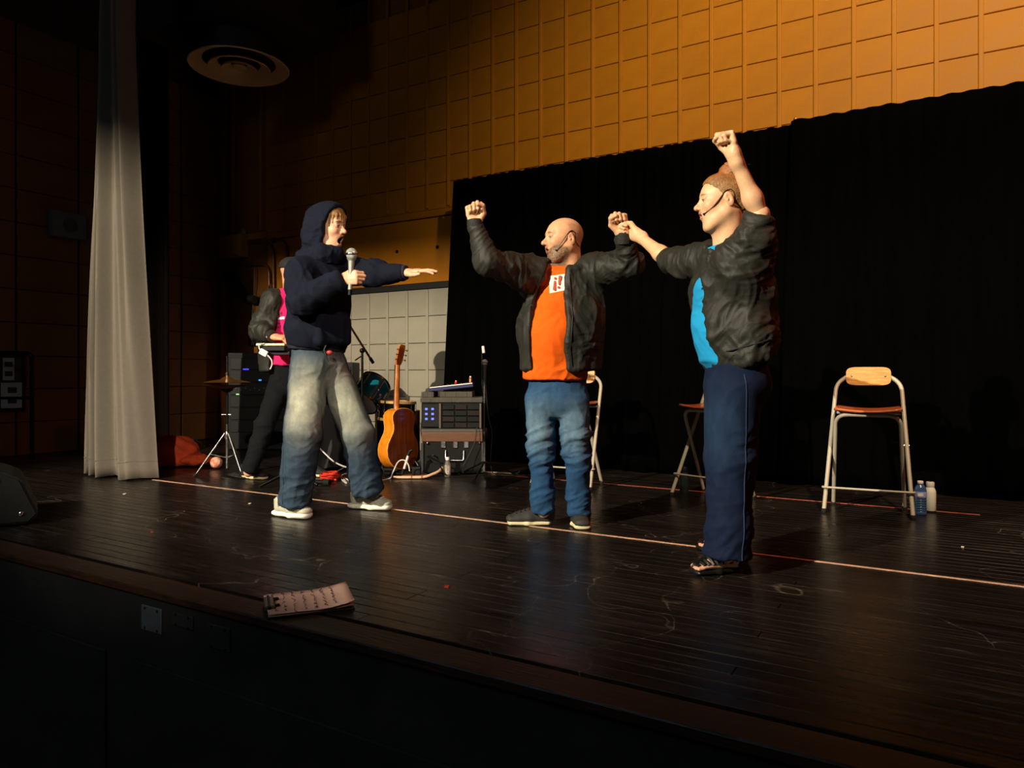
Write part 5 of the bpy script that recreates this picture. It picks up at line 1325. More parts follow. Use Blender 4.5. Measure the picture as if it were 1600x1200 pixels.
# ================= man in the orange shirt
def man():
    P = Person(872, 3.92, 'bald bearded man in an orange shirt and black bomber jacket with fists raised'); q = P.q; E = P.e
    side = nrm((0.975, -0.2, 0)); fr = nrm((-0.2, -0.975, 0))
    H = hframe(q(881, 374.5, 0.0), (-0.95, -0.30, 0.02))
    neck = q(889, 420, 0.02)
    shR, shL = q(822, 423, -0.02), q(924, 421, 0.04)
    elR, elL = q(762, 409, -0.20), q(985, 412, -0.10)
    wrR, wrL = q(742, 352, -0.22), q(973, 366, -0.20)
    # body
    S = SDF(0.0026); head(S, H, 0.985, 0.28, 1.08, 1.08)
    o, R = H
    S.cap(o + R @ np.array([-0.03, 0, -0.05]), vadd(neck, 0.005, 0.02, -0.06), 0.062, 0.072, 0.03)
    hd = S.mesh()
    S = SDF(0.0026); hand(S, wrR, (-0.10, 0.05, 1), (-0.35, 0.95, 0), True, FIST, TH_FIST, 1.12); h1 = S.mesh()
    S = SDF(0.0026); hand(S, wrL, (-0.22, -0.02, 1), (0.30, 0.95, 0.0), False, FIST, TH_FIST, 1.12); S.cap(elL, wrL, 0.045, 0.030, 0.02); h2 = S.mesh()
    S = SDF(0.012)
    hip = q(872, 606); S.ecap(hip, vadd(neck, 0, 0, -0.10), (0.115, 0.075), (0.14, 0.09), side, 0.04)
    S.cap(shR, shL, 0.055, 0.055, 0.05); S.cap(vadd(neck, 0, 0, -0.1), neck, 0.07, 0.06, 0.03)
    kR, kL, aR, aL = q(845, 700, 0), q(901, 703, -0.03), q(849, 799, 0.04), q(905, 803, 0.05)
    for a, b, c, r in ((shR, elR, wrR, (0.05, 0.042, 0.03)), (shL, elL, wrL, (0.05, 0.042, 0.03)), (q(850, 615), kR, aR, (0.065, 0.05, 0.036)), (q(893, 615, -0.02), kL, aL, (0.065, 0.05, 0.036))): S.chain([a, b, c], r)
    bd = S.mesh()
    V, Fq = joinm(hd, h1, h2, bd)
    to_obj('body', V, Fq, M_SKIN, E, skin_col(V, H, 0.985, (230, 176, 134), beard=(56, 42, 32), brows=(120, 84, 60), stubble=(120, 96, 76), mouth=0.28))
    eyes(E, H, 0.985)
    headset(E, H, 0.985, ((-0.018, 0.083, 0.036), (0.0, 0.082, 0.030), (0.025, 0.080, -0.005), (0.05, 0.072, -0.045), (0.068, 0.060, -0.072)), m_headset)
    # shirt
    S = SDF(0.006)
    top = vadd(neck, -0.01, 0, -0.055); bel = vadd(q(868, 520), 0, 0, 0); low = q(867, 592)
    S.ecap(vadd(bel, *(fr * 0.01)), vadd(top, 0, 0, -0.05), (0.180, 0.150), (0.15, 0.100), side, 0.05)
    S.ecap(vadd(low, 0, 0, 0.0), vadd(bel, *(fr * 0.01)), (0.172, 0.140), (0.180, 0.155), side, 0.03, flat0=True)
    S.ell(vadd(q(864, 525), *(fr * 0.045)), (0.14, 0.13, 0.15), None, 0.06)
    S.cap(vadd(neck, -0.012, -0.005, -0.06), vadd(neck, -0.016, -0.012, -0.018), 0.088, 0.079, 0.03, flat=True)
    S.cap(vadd(shR, 0.02, 0, -0.02), vadd(shL, -0.02, 0, -0.02), 0.06, 0.06, 0.05)
    m_sh = mat('orange_cotton', (240, 98, 14), 0.85, var=0.05, scale=20, bump=0.12, bscale=300, spec=0.2)
    S0 = S
    sh, SV, SF = cloth('shirt', S, m_sh, E, [(q(880, 430), q(868, 590), 0.008, 7, 11, 0.5, 1), (q(858, 560), q(880, 590), 0.006, 16, 5, 0.25, 2)])
    # printed badge
    pq = lambda u, v: (q(u, v)[0], q(u, v)[2])
    bad = decal('shirt_badge', SV, SF, [[pq(857, 434), pq(882, 431), pq(881, 457), pq(857.5, 461)]], 0, mat('badge_white', (236, 228, 214), 0.7), sh)
    def blob(u0, v0, u1, v1, w0, w1, n=10):
        a, b = np.array(pq(u0, v0)), np.array(pq(u1, v1)); d = (b - a) / np.linalg.norm(b - a); s_ = np.array([-d[1], d[0]]); out = []
        w0, w1 = P.px(w0), P.px(w1)
        for i in range(n // 2 + 1): t = math.pi * i / (n // 2); out.append(tuple(a - d * w0 * math.sin(t) + s_ * w0 * math.cos(t)))
        for i in range(n // 2 + 1): t = math.pi * i / (n // 2); out.append(tuple(b + d * w1 * math.sin(t) - s_ * w1 * math.cos(t)))
        return out
    m_pr = mat('badge_red', (176, 62, 24), 0.7)
    decal('badge_mark', SV, SF, [blob(865.6, 443, 864.8, 455, 1.5, 2.3), blob(866.2, 437.8, 866.1, 438.2, 1.8, 1.8), blob(873.4, 436, 871.9, 447, 2.3, 1.5), blob(871.0, 452, 870.9, 452.4, 1.8, 1.8)], 0, m_pr, sh, off=0.010)
    # jacket
    pd = lambda u, v: (q(u, v, -0.15)[0], q(u, v, -0.15)[2])
    S = SDF(0.005)
    jc, jl = q(878, 500), q(878, 578)
    S.ecap(jc, vadd(neck, -0.008, 0.01, -0.09), (0.225, 0.165), (0.185, 0.105), side, 0.04)
    S.ecap(jl, jc, (0.212, 0.158), (0.228, 0.172), side, 0.03, flat0=True)
    S.ell(vadd(q(868, 520), *(fr * 0.04)), (0.18, 0.15, 0.16), None, 0.06)
    S.cap(vadd(shR, 0.01, 0, -0.012), vadd(shL, -0.01, 0, -0.012), 0.075, 0.075, 0.06)
    S.chain([shR, elR], (0.084, 0.060), 0.06); S.cap(elR, wrR, 0.058, 0.041, 0.03, flat=True)
    S.chain([shL, elL], (0.084, 0.062), 0.06); S.cap(elL, vadd(wrL, 0.004, 0.01, -0.015), 0.060, 0.041, 0.03, flat=True)
    # armpit web and collar
    S.cap(vadd(shR, 0.03, 0, -0.08), vadd(elR, 0.05, 0.02, -0.02), 0.06, 0.03, 0.05)
    S.cap(vadd(shL, -0.03, 0, -0.08), vadd(elL, -0.05, 0.02, -0.02), 0.06, 0.03, 0.05)
    S.absorb(S0, 0.019, jl[2] + 0.002)
    cc = vadd(neck, 0.0, 0.015, -0.028)
    pts = [cc + side * (0.098 * math.sin(t)) + fr * (-0.082 * math.cos(t)) + np.array([0, 0, 0.022 * math.cos(t) - 0.012 * abs(t) ** 1.5 * 0.6]) for t in np.linspace(-2.3, 2.3, 13)]
    for a, b in zip(pts[:-1], pts[1:]): S.cap(a, b, 0.0165, 0.0165, 0.02)
    S.cap(vadd(neck, -0.010, 0, -0.07), vadd(neck, -0.012, 0.0, 0.04), 0.078, 0.082, 0.006, '-')
    poly = [pd(*a) for a in ((856, 404), (851, 425), (839, 453), (831, 483), (828, 520), (830, 560), (833, 600), (891, 606), (884, 547), (887, 499), (884, 432), (893, 410), (897, 396))]
    S.polycut(poly, -0.6, 0.02)
    segs = [(shR, elR, 0.016, 12, 6, 0.22, 1), (elR, wrR, 0.014, 22, 6, 0.16, 2), (shL, elL, 0.016, 12, 6, 0.22, 3), (elL, wrL, 0.014, 20, 6, 0.16, 4),
            (q(878, 425), q(878, 580), 0.018, 4, 12, 0.5, 5), (q(925, 520), q(900, 575), 0.010, 14, 10, 0.25, 6)]
    jk, JV, JF = cloth('jacket', S, m_jacket, E, segs)
    for a, b, r in ((vadd(wrR, 0.001, 0, -0.012), vadd(wrR, -0.002, 0, 0.028), 0.041), (vadd(wrL, 0.004, 0.012, -0.05), vadd(wrL, 0.0, 0.004, 0.008), 0.041)):
        MB().tube([a, a * 0.5 + b * 0.5, b], [r * 0.98, r, r * 0.92], 20).build('cuff', m_rib, jk)
    # zip edges follow the opening
    bv = BVHTree.FromPolygons([Vector(v) for v in JV], [tuple(f) for f in JF.tolist()])
    for line in (((853, 422), (838, 453), (830, 483), (827, 520), (829, 560), (831, 578)), ((886, 432), (889, 499), (886, 547), (890, 582))):
        pl = []
        for a, b in zip(line[:-1], line[1:]):
            for k in range(4):
                t = k / 4; x, z = pq(a[0] + (b[0] - a[0]) * t + (-1.2 if line[0][0] < 860 else 1.2), a[1] + (b[1] - a[1]) * t)
                h_ = bv.ray_cast(Vector((x, -1.5, z)), Vector((0, 1, 0)), 3)
                if h_[0] is not None and h_[0].y < 0.0: pl.append(h_[0] + Vector((0, -0.001, 0)))
        if len(pl) > 3: MB().tube(pl, 0.0035, 6).build('zip', m_blkpl, jk)
    # jeans
    S = SDF(0.0065)
    S.ecap(q(871, 622), q(871, 588), (0.160, 0.115), (0.155, 0.115), side, 0.03)
    hR, hL = q(844, 625, 0.01), q(897, 627, -0.02)
    S.chain([hR, kR], (0.086, 0.064), 0.02); S.cap(kR, vadd(aR, 0, 0, -0.0), 0.064, 0.058, 0.02, flat=True)
    S.chain([hL, kL], (0.086, 0.064), 0.02); S.cap(kL, vadd(aL, 0, 0, -0.0), 0.064, 0.056, 0.02, flat=True)
    wash = lambda V: jean_col(V, (38, 74, 112), (112, 140, 156), [(hR, kR), (hL, kL)], fr)
    segs = [(hR, vadd(kR, 0, 0, 0.08), 0.010, 9, 9, 0.14, 1), (hL, vadd(kL, 0, 0, 0.08), 0.010, 9, 9, 0.14, 2), (vadd(kR, 0, 0, 0.08), vadd(kR, 0, 0, -0.06), 0.024, 24, 4, 0.14, 3), (vadd(kL, 0, 0, 0.07), vadd(kL, 0, 0, -0.07), 0.024, 24, 4, 0.14, 4),
            (vadd(kR, 0, 0, -0.06), aR, 0.010, 14, 8, 0.12, 5), (vadd(kL, 0, 0, -0.06), aL, 0.010, 14, 8, 0.12, 6), (vadd(aR, 0, 0, 0.10), aR, 0.016, 26, 4, 0.12, 7), (vadd(aL, 0, 0, 0.10), aL, 0.016, 26, 4, 0.12, 8), (q(845, 610), q(897, 612), 0.012, 10, 16, 0.14, 9)]
    jn, V, Fq = cloth('jeans', S, mat('blue_denim', (60, 100, 140), 0.85, vcol=True, var=0.18, scale=70, bump=0.15, bscale=400, spec=0.2), E, segs, col=wash)
    m_up = mat('charcoal_canvas', (44, 42, 40), 0.7, var=0.15, bump=0.2, bscale=300); m_so = mat('cream_rubber', (218, 206, 164), 0.6); m_la = mat('dark_lace', (28, 27, 26), 0.8)
    a = q(861, 800); sh1 = cp(862, 817, 1)
    def ground(u, v): Zf = CH * FPX / (v - HOR); return cp(u, v, Zf) - P.b
    shoe(E, ground(868, 819), (-1, -0.06), 0.295, 0.112, m_up, m_so, m_la)
    shoe(E, ground(905, 813), (-0.04, -1), 0.295, 0.118, m_up, m_so, m_la)
    return P
def jean_col(V, base, pale, thighs, fr, amt=0.75):
    c = np.tile(np.array(lin(base)), (len(V), 1))
    w = np.zeros(len(V))
    for a, b in thighs:
        a, b = np.asarray(a), np.asarray(b); ab = b - a; t = ((V - a) @ ab) / (ab @ ab); d = V - (a + np.clip(t, 0, 1)[:, None] * ab)
        f = (d @ fr) / (np.linalg.norm(d, axis=1) + 1e-6)
        w = np.maximum(w, np.exp(-((t - 0.55) / 0.52) ** 2) * sstep(f, 0.0, 0.95) * (np.linalg.norm(d, axis=1) < 0.2))
    n = noise3(V * 14) * 0.6 + noise3(V * 40) * 0.4
    c = mixc(c, np.clip(w * amt * (0.55 + 0.8 * n), 0, 1), pale)
    return c * (0.86 + 0.28 * noise3(V * np.array([60, 60, 12])))[:, None]

# ================= woman in the blue shirt
def woman():
    P = Person(1145, 3.10, 'woman with a hair bun in a black jacket and blue shirt raising one fist'); q = P.q; E = P.e
    fr = nrm((-0.985, -0.16, 0)); side = nrm((0.16, -0.985, 0))           # side points to her left, toward the viewer
    s = 0.925
    H = hframe(q(1128.5, 315, -0.02), (-0.99, 0.06, -0.02)); o, R = H
    neck = q(1132, 388, 0.02)
    shL, shR = q(1150, 416, -0.14), q(1106, 404, 0.15)
    elL, wrL = q(1187, 336, -0.22), q(1147, 243, -0.26)
    elR, wrR = q(1047, 408, 0.40), q(997, 368, 0.585)
    S = SDF(0.0026); head(S, H, s, 0.25, 1.0, 0.95, 0.85)
    S.cap(o + R @ np.array([-0.03, 0, -0.05]), vadd(neck, 0.01, 0.0, -0.05), 0.055, 0.062, 0.03)
    S.cap(o + R @ np.array([0.035, 0, -0.098]), vadd(neck, -0.005, 0.0, 0.01), 0.018, 0.03, 0.025); hd = S.mesh()
    S = SDF(0.0028); hand(S, wrL, (-0.26, -0.05, 1), (0.95, 0.10, 0.2), False, FIST, TH_FIST, 1.02)
    S.chain([elL, elL * 0.72 + wrL * 0.28, wrL], (0.034, 0.035, 0.0225), 0.03); h1 = S.mesh()
    S = SDF(0.0028); hand(S, wrR, (-0.72, 0.62, 0.42), (0.62, 0.80, 0.0), True, ((66, 84, 50)), TH_GRIP, 1.0)
    S.chain([elR, elR * 0.72 + wrR * 0.28, wrR], (0.036, 0.036, 0.023), 0.03); h2 = S.mesh()
    S = SDF(0.012)
    hip = q(1148, 590); S.ecap(hip, vadd(neck, 0.01, 0, -0.08), (0.10, 0.07), (0.13, 0.08), side, 0.04)
    S.cap(shR, shL, 0.05, 0.05, 0.04)
    kL, kR = q(1143, 715, -0.07), q(1133, 715, 0.16); aL, aR = q(1136, 866, -0.10), q(1138, 846, 0.22)
    for a, b, c in ((q(1147, 620, -0.08), kL, aL), (q(1142, 620, 0.09), kR, aR)): S.chain([a, b, c], (0.07, 0.05, 0.036))
    S.chain([shL, elL], (0.05, 0.042)); S.chain([shR, elR], (0.05, 0.042)); bd = S.mesh()
    V, Fq = joinm(hd, h1, h2, bd)
    to_obj('body', V, Fq, M_SKIN, E, skin_col(V, H, s, (234, 184, 142), brows=(150, 105, 70), lips=(176, 88, 84), mouth=0.25))
    eyes(E, H, s)
    headset(E, H, s, ((-0.018, 0.083, 0.036), (0.004, 0.080, 0.028), (0.03, 0.075, -0.005), (0.06, 0.062, -0.04), (0.092, 0.036, -0.062)), m_headset)
    MB().tube([vadd(p, 0, 0, 0) for p in [wrL + np.array([0, 0, 0])] * 2], 0.001, 4).bm.free()
    # hair
    T = lambda x, y, z: o + R @ (np.array([x, y, z]) * s)
    S = SDF(0.0032)
    S.ell(T(-0.020, 0, 0.038), np.array((0.105, 0.084, 0.093)) * s, R, 0.02)
    S.ell(T(0.020, 0, 0.068), np.array((0.062, 0.066, 0.050)) * s, R, 0.03)
    S.ell(T(-0.085, 0, -0.015), np.array((0.032, 0.055, 0.05)) * s, R, 0.03)
    S.ell(T(-0.020, 0, 0.030), np.array((0.085, 0.066, 0.07)) * s, R, 0.02)
    S.ell(T(0.108, 0, 0.0), np.array((0.088, 0.14, 0.082)) * s, R, 0.012, '-')
    S.ell(T(0.025, 0, -0.085), np.array((0.075, 0.14, 0.075)) * s, R, 0.012, '-')
    for y in (-1, 1): S.ell(T(-0.012, 0.085 * y, -0.010), np.array((0.026, 0.03, 0.038)) * s, R, 0.008, '-')
    bc = T(-0.050, 0.0, 0.134)
    S.ell(bc, (0.058, 0.058, 0.042), R, 0.012)
    for k in range(9):
        a = k * 0.7; b = a + 1.4
        S.cap(bc + R @ np.array([0.042 * math.cos(a), 0.045 * math.sin(a), 0.014 * math.sin(2.3 * a)]), bc + R @ np.array([0.040 * math.cos(b), 0.043 * math.sin(b), 0.022 * math.cos(1.7 * b) + 0.008]), 0.013, 0.011, 0.006)
    def strands(V, N):
        L = (V - o) @ R / s; ang = np.arctan2(L[:, 1], L[:, 2] + 0.12)
        t = noise3(np.stack([ang * 26, L[:, 0] * 9 + L[:, 2] * 5, L[:, 1] * 4], 1)); inb = np.linalg.norm(V - bc, axis=1) < 0.072
        t2 = noise3(V * np.array([60, 60, 190]))
        return V + N * (np.where(inb, (t2 - 0.5) * 0.007, (t - 0.5) * 0.006))[:, None]
    def hc(V):
        L = (V - o) @ R / s; ang = np.arctan2(L[:, 1], L[:, 2] + 0.12)
        n = noise3(np.stack([ang * 30, L[:, 0] * 8, L[:, 1] * 4], 1))
        c = np.tile(np.array(lin((128, 88, 48))), (len(V), 1)); c = mixc(c, n * 0.7, (196, 150, 92)); return mixc(c, 0.6 * sstep(L[:, 2], 0.07, 0.12), (168, 88, 36))
    cloth('hair', S, mat('auburn_hair', (150, 104, 56), 0.5, vcol=True, var=0.3, scale=60, bump=0.5, bscale=130), E, it=1, extra=strands, col=hc)
    for k in range(5):
        a = T(-0.03 - 0.02 * k, 0.05 - 0.02 * k, 0.15); MB().tube(spline([a, a + np.array([0.02 * math.sin(k), 0, 0.02]), a + np.array([0.035 * math.sin(k * 2), 0.01, 0.028])], 4), 0.001, 4).build('stray_strand', mat('auburn_hair', (150, 104, 56)), E)
    # shirt
    S = SDF(0.006)
    w1 = q(1131, 470); w2 = q(1137, 548)
    S.ecap(w1, vadd(neck, 0.012, 0, -0.085), (0.155, 0.108), (0.125, 0.08), side, 0.03)
    S.ecap(w2, w1, (0.16, 0.110), (0.16, 0.112), side, 0.03)
    S.cap(q(1137, 562), w2, 0.108, 0.110, 0.03, flat0=True)
    S.ell(q(1113, 452, -0.05), (0.068, 0.08, 0.07), None, 0.04); S.ell(q(1113, 452, 0.09), (0.068, 0.08, 0.07), None, 0.04)
    S.ell(q(1116, 512, 0.0), (0.088, 0.13, 0.10), None, 0.05)
    S.cap(vadd(neck, 0.004, 0, -0.04), vadd(neck, -0.004, 0, 0.014), 0.078, 0.069, 0.03, flat=True)
    S.cap(vadd(shR, 0.02, -0.02, -0.02), vadd(shL, 0.0, 0.02, -0.02), 0.055, 0.055, 0.05)
    m_sh = mat('sky_blue_cotton', (30, 150, 206), 0.85, var=0.05, scale=20, bump=0.12, bscale=300, spec=0.2)
    S0 = S
    sh, SV, SF = cloth('shirt', S, m_sh, E, [(q(1110, 430), q(1115, 560), 0.009, 11, 7, 0.4, 3)])
    pq = lambda u, v: (q(u, v)[0], q(u, v)[2])
    decal('shirt_print', SV, SF, [[pq(1087, 449), pq(1090, 448), pq(1089.5, 451), pq(1087, 452)], [pq(1091, 450), pq(1093, 449.5), pq(1093, 455), pq(1091, 455)], [pq(1086.5, 454), pq(1089.5, 453), pq(1089.5, 457), pq(1087, 457)]], 0, mat('dark_print', (10, 40, 60), 0.7), sh)
    # jacket
    pd = lambda u, v: (q(u, v, -0.045)[0], q(u, v, -0.045)[2])
    S = SDF(0.005)
    j1, j2, j3 = q(1150, 470), q(1152, 530), q(1153, 556)
    S.ecap(j1, vadd(neck, 0.025, 0, -0.10), (0.195, 0.125), (0.165, 0.095), side, 0.04)
    S.ecap(j2, j1, (0.205, 0.128), (0.195, 0.128), side, 0.03)
    S.ecap(q(1155, 575), j2, (0.200, 0.115), (0.205, 0.128), side, 0.02, flat0=True)
    S.ell(q(1172, 515, 0), (0.07, 0.15, 0.09), None, 0.05)
    S.ell(q(1116, 452, -0.06), (0.078, 0.085, 0.08), None, 0.04); S.ell(q(1112, 452, 0.10), (0.078, 0.08, 0.08), None, 0.04)
    S.cap(vadd(shR, 0.02, 0, -0.012), vadd(shL, 0.0, 0, -0.01), 0.07, 0.07, 0.06)
    S.chain([shL, q(1172, 378, -0.19)], (0.078, 0.068), 0.05)
    d = nrm(elL - q(1172, 378, -0.19)); S.cap(q(1172, 378, -0.19), vadd(elL, 0, 0, -0.004), 0.068, 0.055, 0.03, flat=True)
    S.ecap(q(1158, 440, -0.12), q(1180, 385, -0.16), (0.10, 0.09), (0.06, 0.06), side, 0.06)
    S.chain([shR, q(1072, 410, 0.28)], (0.074, 0.064), 0.04); S.cap(q(1072, 410, 0.28), vadd(elR, -0.012, 0.02, 0.01), 0.064, 0.052, 0.03, flat=True)
    S.absorb(S0, 0.014, q(1155, 575)[2])
    cc = vadd(neck, 0.006, 0.0, -0.020)
    pts = [cc + side * (0.088 * math.sin(t)) + fr * (-0.080 * math.cos(t)) + np.array([0, 0, 0.020 * math.cos(t) - 0.010 * abs(t) ** 1.5]) for t in np.linspace(-2.2, 2.2, 13)]
    for a, b in zip(pts[:-1], pts[1:]): S.cap(a, b, 0.013, 0.013, 0.02)
    S.cap(vadd(neck, 0.006, 0, -0.06), vadd(neck, 0.0, 0.0, 0.05), 0.072, 0.074, 0.006, '-')
    S.polycut([pd(*a) for a in ((1040, 424), (1088, 428), (1095, 458), (1102, 508), (1108, 552), (1117, 579), (1112, 610), (1040, 610))], -0.6, 0.13, 0.014)
    S.polycut([pq(*a) for a in ((1098, 384), (1113, 396), (1124, 385), (1136, 364), (1120, 356), (1100, 366))], -0.6, 0.03)
    S.polycut([pd(*a) for a in ((1105, 582), (1118, 579), (1160, 566), (1204, 552), (1260, 540), (1260, 640), (1105, 640))], -0.6, 0.6)
    segs = [(q(1130, 400), q(1145, 560), 0.020, 5, 11, 0.5, 1), (q(1190, 470), q(1180, 560), 0.018, 8, 10, 0.22, 2), (shL, elL, 0.020, 18, 6, 0.2, 3), (shR, elR, 0.018, 16, 6, 0.2, 4), (q(1150, 520, -0.2), q(1165, 560, -0.2), 0.014, 20, 8, 0.16, 5)]
    jk, JV, JF = cloth('jacket', S, m_jacket, E, segs)
    bv = BVHTree.FromPolygons([Vector(v) for v in JV], [tuple(f) for f in JF.tolist()])
    line = [(1118.5, 574), (1140, 567.5), (1160, 561.5), (1180, 556), (1203, 549)]
    def on(u, v):
        x, z = pq(u, v); h_ = bv.ray_cast(Vector((x, -1.5, z)), Vector((0, 1, 0)), 3); return h_[0]
    pq0 = pq; pq = lambda u, v: (q(u, v, -0.17)[0], q(u, v, -0.17)[2])
    for dv in (-19, ):
        pl = [on(u - 2, v + dv) for u, v in line]; pl = [p + Vector((0, -0.0005, 0)) for p in pl if p is not None]
        if len(pl) > 2: MB().tube(spline(pl, 5), 0.003, 6).build('hem_seam', m_rib, jk)
    for c0, dd, r in ((vadd(elL, 0, 0, -0.004), d, 0.053), (vadd(elR, -0.012, 0.02, 0.01), nrm(elR - q(1072, 410, 0.28)), 0.055)):
        MB().tube([c0 - dd * 0.035, c0 - dd * 0.012, c0 + dd * 0.004], [r * 1.05, r * 1.08, r * 0.98], 22).build('rolled_cuff', m_jacket, jk)
    pq = pq0
    # jeans
    S = SDF(0.0065)
    hL, hR = q(1147, 605, -0.09), q(1140, 605, 0.09)
    S.ecap(q(1150, 600), q(1148, 553), (0.18, 0.118), (0.165, 0.112), side, 0.03)
    S.ell(q(1166, 600), (0.085, 0.16, 0.10), None, 0.04)
    S.chain([hL, kL], (0.112, 0.094), 0.025); S.cap(kL, vadd(aL, 0, 0, -0.012), 0.094, 0.089, 0.02, flat=True)
    S.chain([hR, kR], (0.110, 0.092), 0.025); S.cap(kR, vadd(aR, 0.01, 0, -0.012), 0.092, 0.087, 0.02, flat=True)
    wash = lambda V: jean_col(V, (11, 25, 52), (42, 68, 98), [(hL, kL), (hR, kR)], nrm((-0.8, -0.6, 0)), 0.45)
    segs = [(hL, kL, 0.010, 6, 9, 0.18, 1), (kL, aL, 0.014, 7, 7, 0.16, 2), (vadd(aL, 0, 0, 0.16), aL, 0.014, 18, 5, 0.15, 3), (kR, aR, 0.012, 7, 7, 0.16, 4), (vadd(kL, 0.05, 0, 0.06), vadd(kL, 0.05, 0, -0.06), 0.012, 22, 5, 0.12, 5)]
    jn, V, Fq = cloth('jeans', S, mat('dark_blue_denim', (24, 48, 96), 0.85, vcol=True, var=0.15, scale=70, bump=0.15, bscale=400, spec=0.2), E, segs, col=wash)
    bv = BVHTree.FromPolygons([Vector(v) for v in V], [tuple(f) for f in Fq.tolist()])
    pl = []
    for i in range(40):
        v = 585 + i * 7.2; u = 1141 + 4 * math.sin(i * 0.1); x, z = pq(u, v)
        h_ = bv.ray_cast(Vector((x, -1.5, z)), Vector((0, 1, 0)), 3)
        if h_[0] is not None: pl.append(h_[0] + Vector((0, -0.0005, 0)))
    MB().tube(pl, 0.0028, 5).build('side_seam', mat('denim_seam', (24, 42, 78), 0.8), jn)
    # sandals and bare feet
    m_le = mat('black_leather', (20, 18, 17), 0.4, var=0.2, bump=0.15, bscale=120)
    def ground(u, v): Zf = CH * FPX / (v - HOR); return cp(u, v, Zf) - P.b
    for heel, dr_ in ((ground(1160, 890), (-0.95, -0.32)), (ground(1168, 858), (-0.97, -0.1))): sandal(E, heel, dr_, m_le)
    # ring
    hx = nrm((-0.26, -0.05, 1)); return P
def sandal(parent, heel, d, m):
    x = nrm((d[0], d[1], 0)); y = np.array([-x[1], x[0], 0]); z = np.array([0, 0, 1.0]); o = np.array([heel[0], heel[1], 0.0])
    T = lambda a, b, c: o + x * a + y * b + z * c
    e = empty('sandal', (0, 0, 0)); e.parent = parent
    S = SDF(0.0035)
    S.ecap(T(0.04, 0, 0.04), T(0.13, 0, 0.045), (0.032, 0.026), (0.040, 0.026), y, 0.02); S.ecap(T(0.13, 0, 0.042), T(0.215, 0.004, 0.034), (0.042, 0.02), (0.038, 0.012), y, 0.02)
    S.cap(T(0.045, 0, 0.05), T(0.045, 0, 0.14), 0.034, 0.034, 0.03); S.cap(T(0.06, 0, 0.075), T(0.16, 0, 0.045), 0.03, 0.022, 0.03)
    for i, yy in enumerate((-0.028, -0.012, 0.003, 0.017, 0.031)): S.cap(T(0.21, yy, 0.033), T(0.238 - 0.004 * abs(i - 3), yy, 0.03), 0.009, 0.008, 0.004)
    V, Fq = S.mesh(); c = np.tile(np.array(lin((214, 160, 130))), (len(V), 1)); to_obj('bare_foot', V, Fq, M_SKIN, e, c)
    bvh = BVHTree.FromPolygons([Vector(v) for v in V], [tuple(f) for f in Fq.tolist()])
    S = SDF(0.004)
    S.ecap(T(0.04, 0, 0.012), T(0.14, 0, 0.012), (0.042, 0.014), (0.048, 0.014), y, 0.02); S.ecap(T(0.14, 0, 0.012), T(0.235, 0.003, 0.013), (0.050, 0.014), (0.042, 0.013), y, 0.02)
    S.box(T(0.15, 0, -0.05 + 0.002), (0.4, 0.4, 0.05), np.stack([x, y, z], 1), 0.001, 0.001, '-')
    V, Fq = S.mesh(); to_obj('sole', V, Fq, m, e)
    def band(a0, a1, nm, r=0.006, flat=True, za=0.0):
        P = []
        for i in range(15):
            t = -1.25 + 2.5 * i / 14; a = a0 + (a1 - a0) * i / 14
            st0 = Vector(T(a, math.sin(t) * 0.16, 0.03 + math.cos(t) * 0.16)); dr_ = Vector(T(a, 0, 0.03)) - st0
            h_ = bvh.ray_cast(st0, dr_.normalized(), 0.3)
            P.append((h_[0] - dr_.normalized() * 0.002) if h_[0] is not None else Vector(T(a, math.sin(t) * 0.045, 0.025 + math.cos(t) * 0.03)))
        MB().tube(P, r, 6).build(nm, m, e)
    for k in range(6): band(0.238 - 0.019 * k, 0.226 - 0.019 * k, 'strap', 0.0082)
    band(0.085, 0.085, 'strap', 0.009)
    MB().tube(spline([T(0.235, 0.002, 0.046), T(0.19, 0.0, 0.058), T(0.14, 0, 0.075), T(0.09, 0, 0.098)], 5), 0.011, 6).build('centre_strap', m, e)
    S = SDF(0.004); S.cap(T(0.043, 0, 0.02), T(0.04, 0, 0.085), 0.042, 0.040, 0.01, flat=True, flat0=True); S.cap(T(0.06, 0, 0.0), T(0.062, 0, 0.2), 0.038, 0.038, 0.004, '-'); S.box(T(0.13, 0, 0.1), (0.06, 0.1, 0.2), np.stack([x, y, z], 1), 0.002, 0.004, '-')
    V, Fq = S.mesh(); to_obj('heel_cup', V, Fq, m, e)
    return e
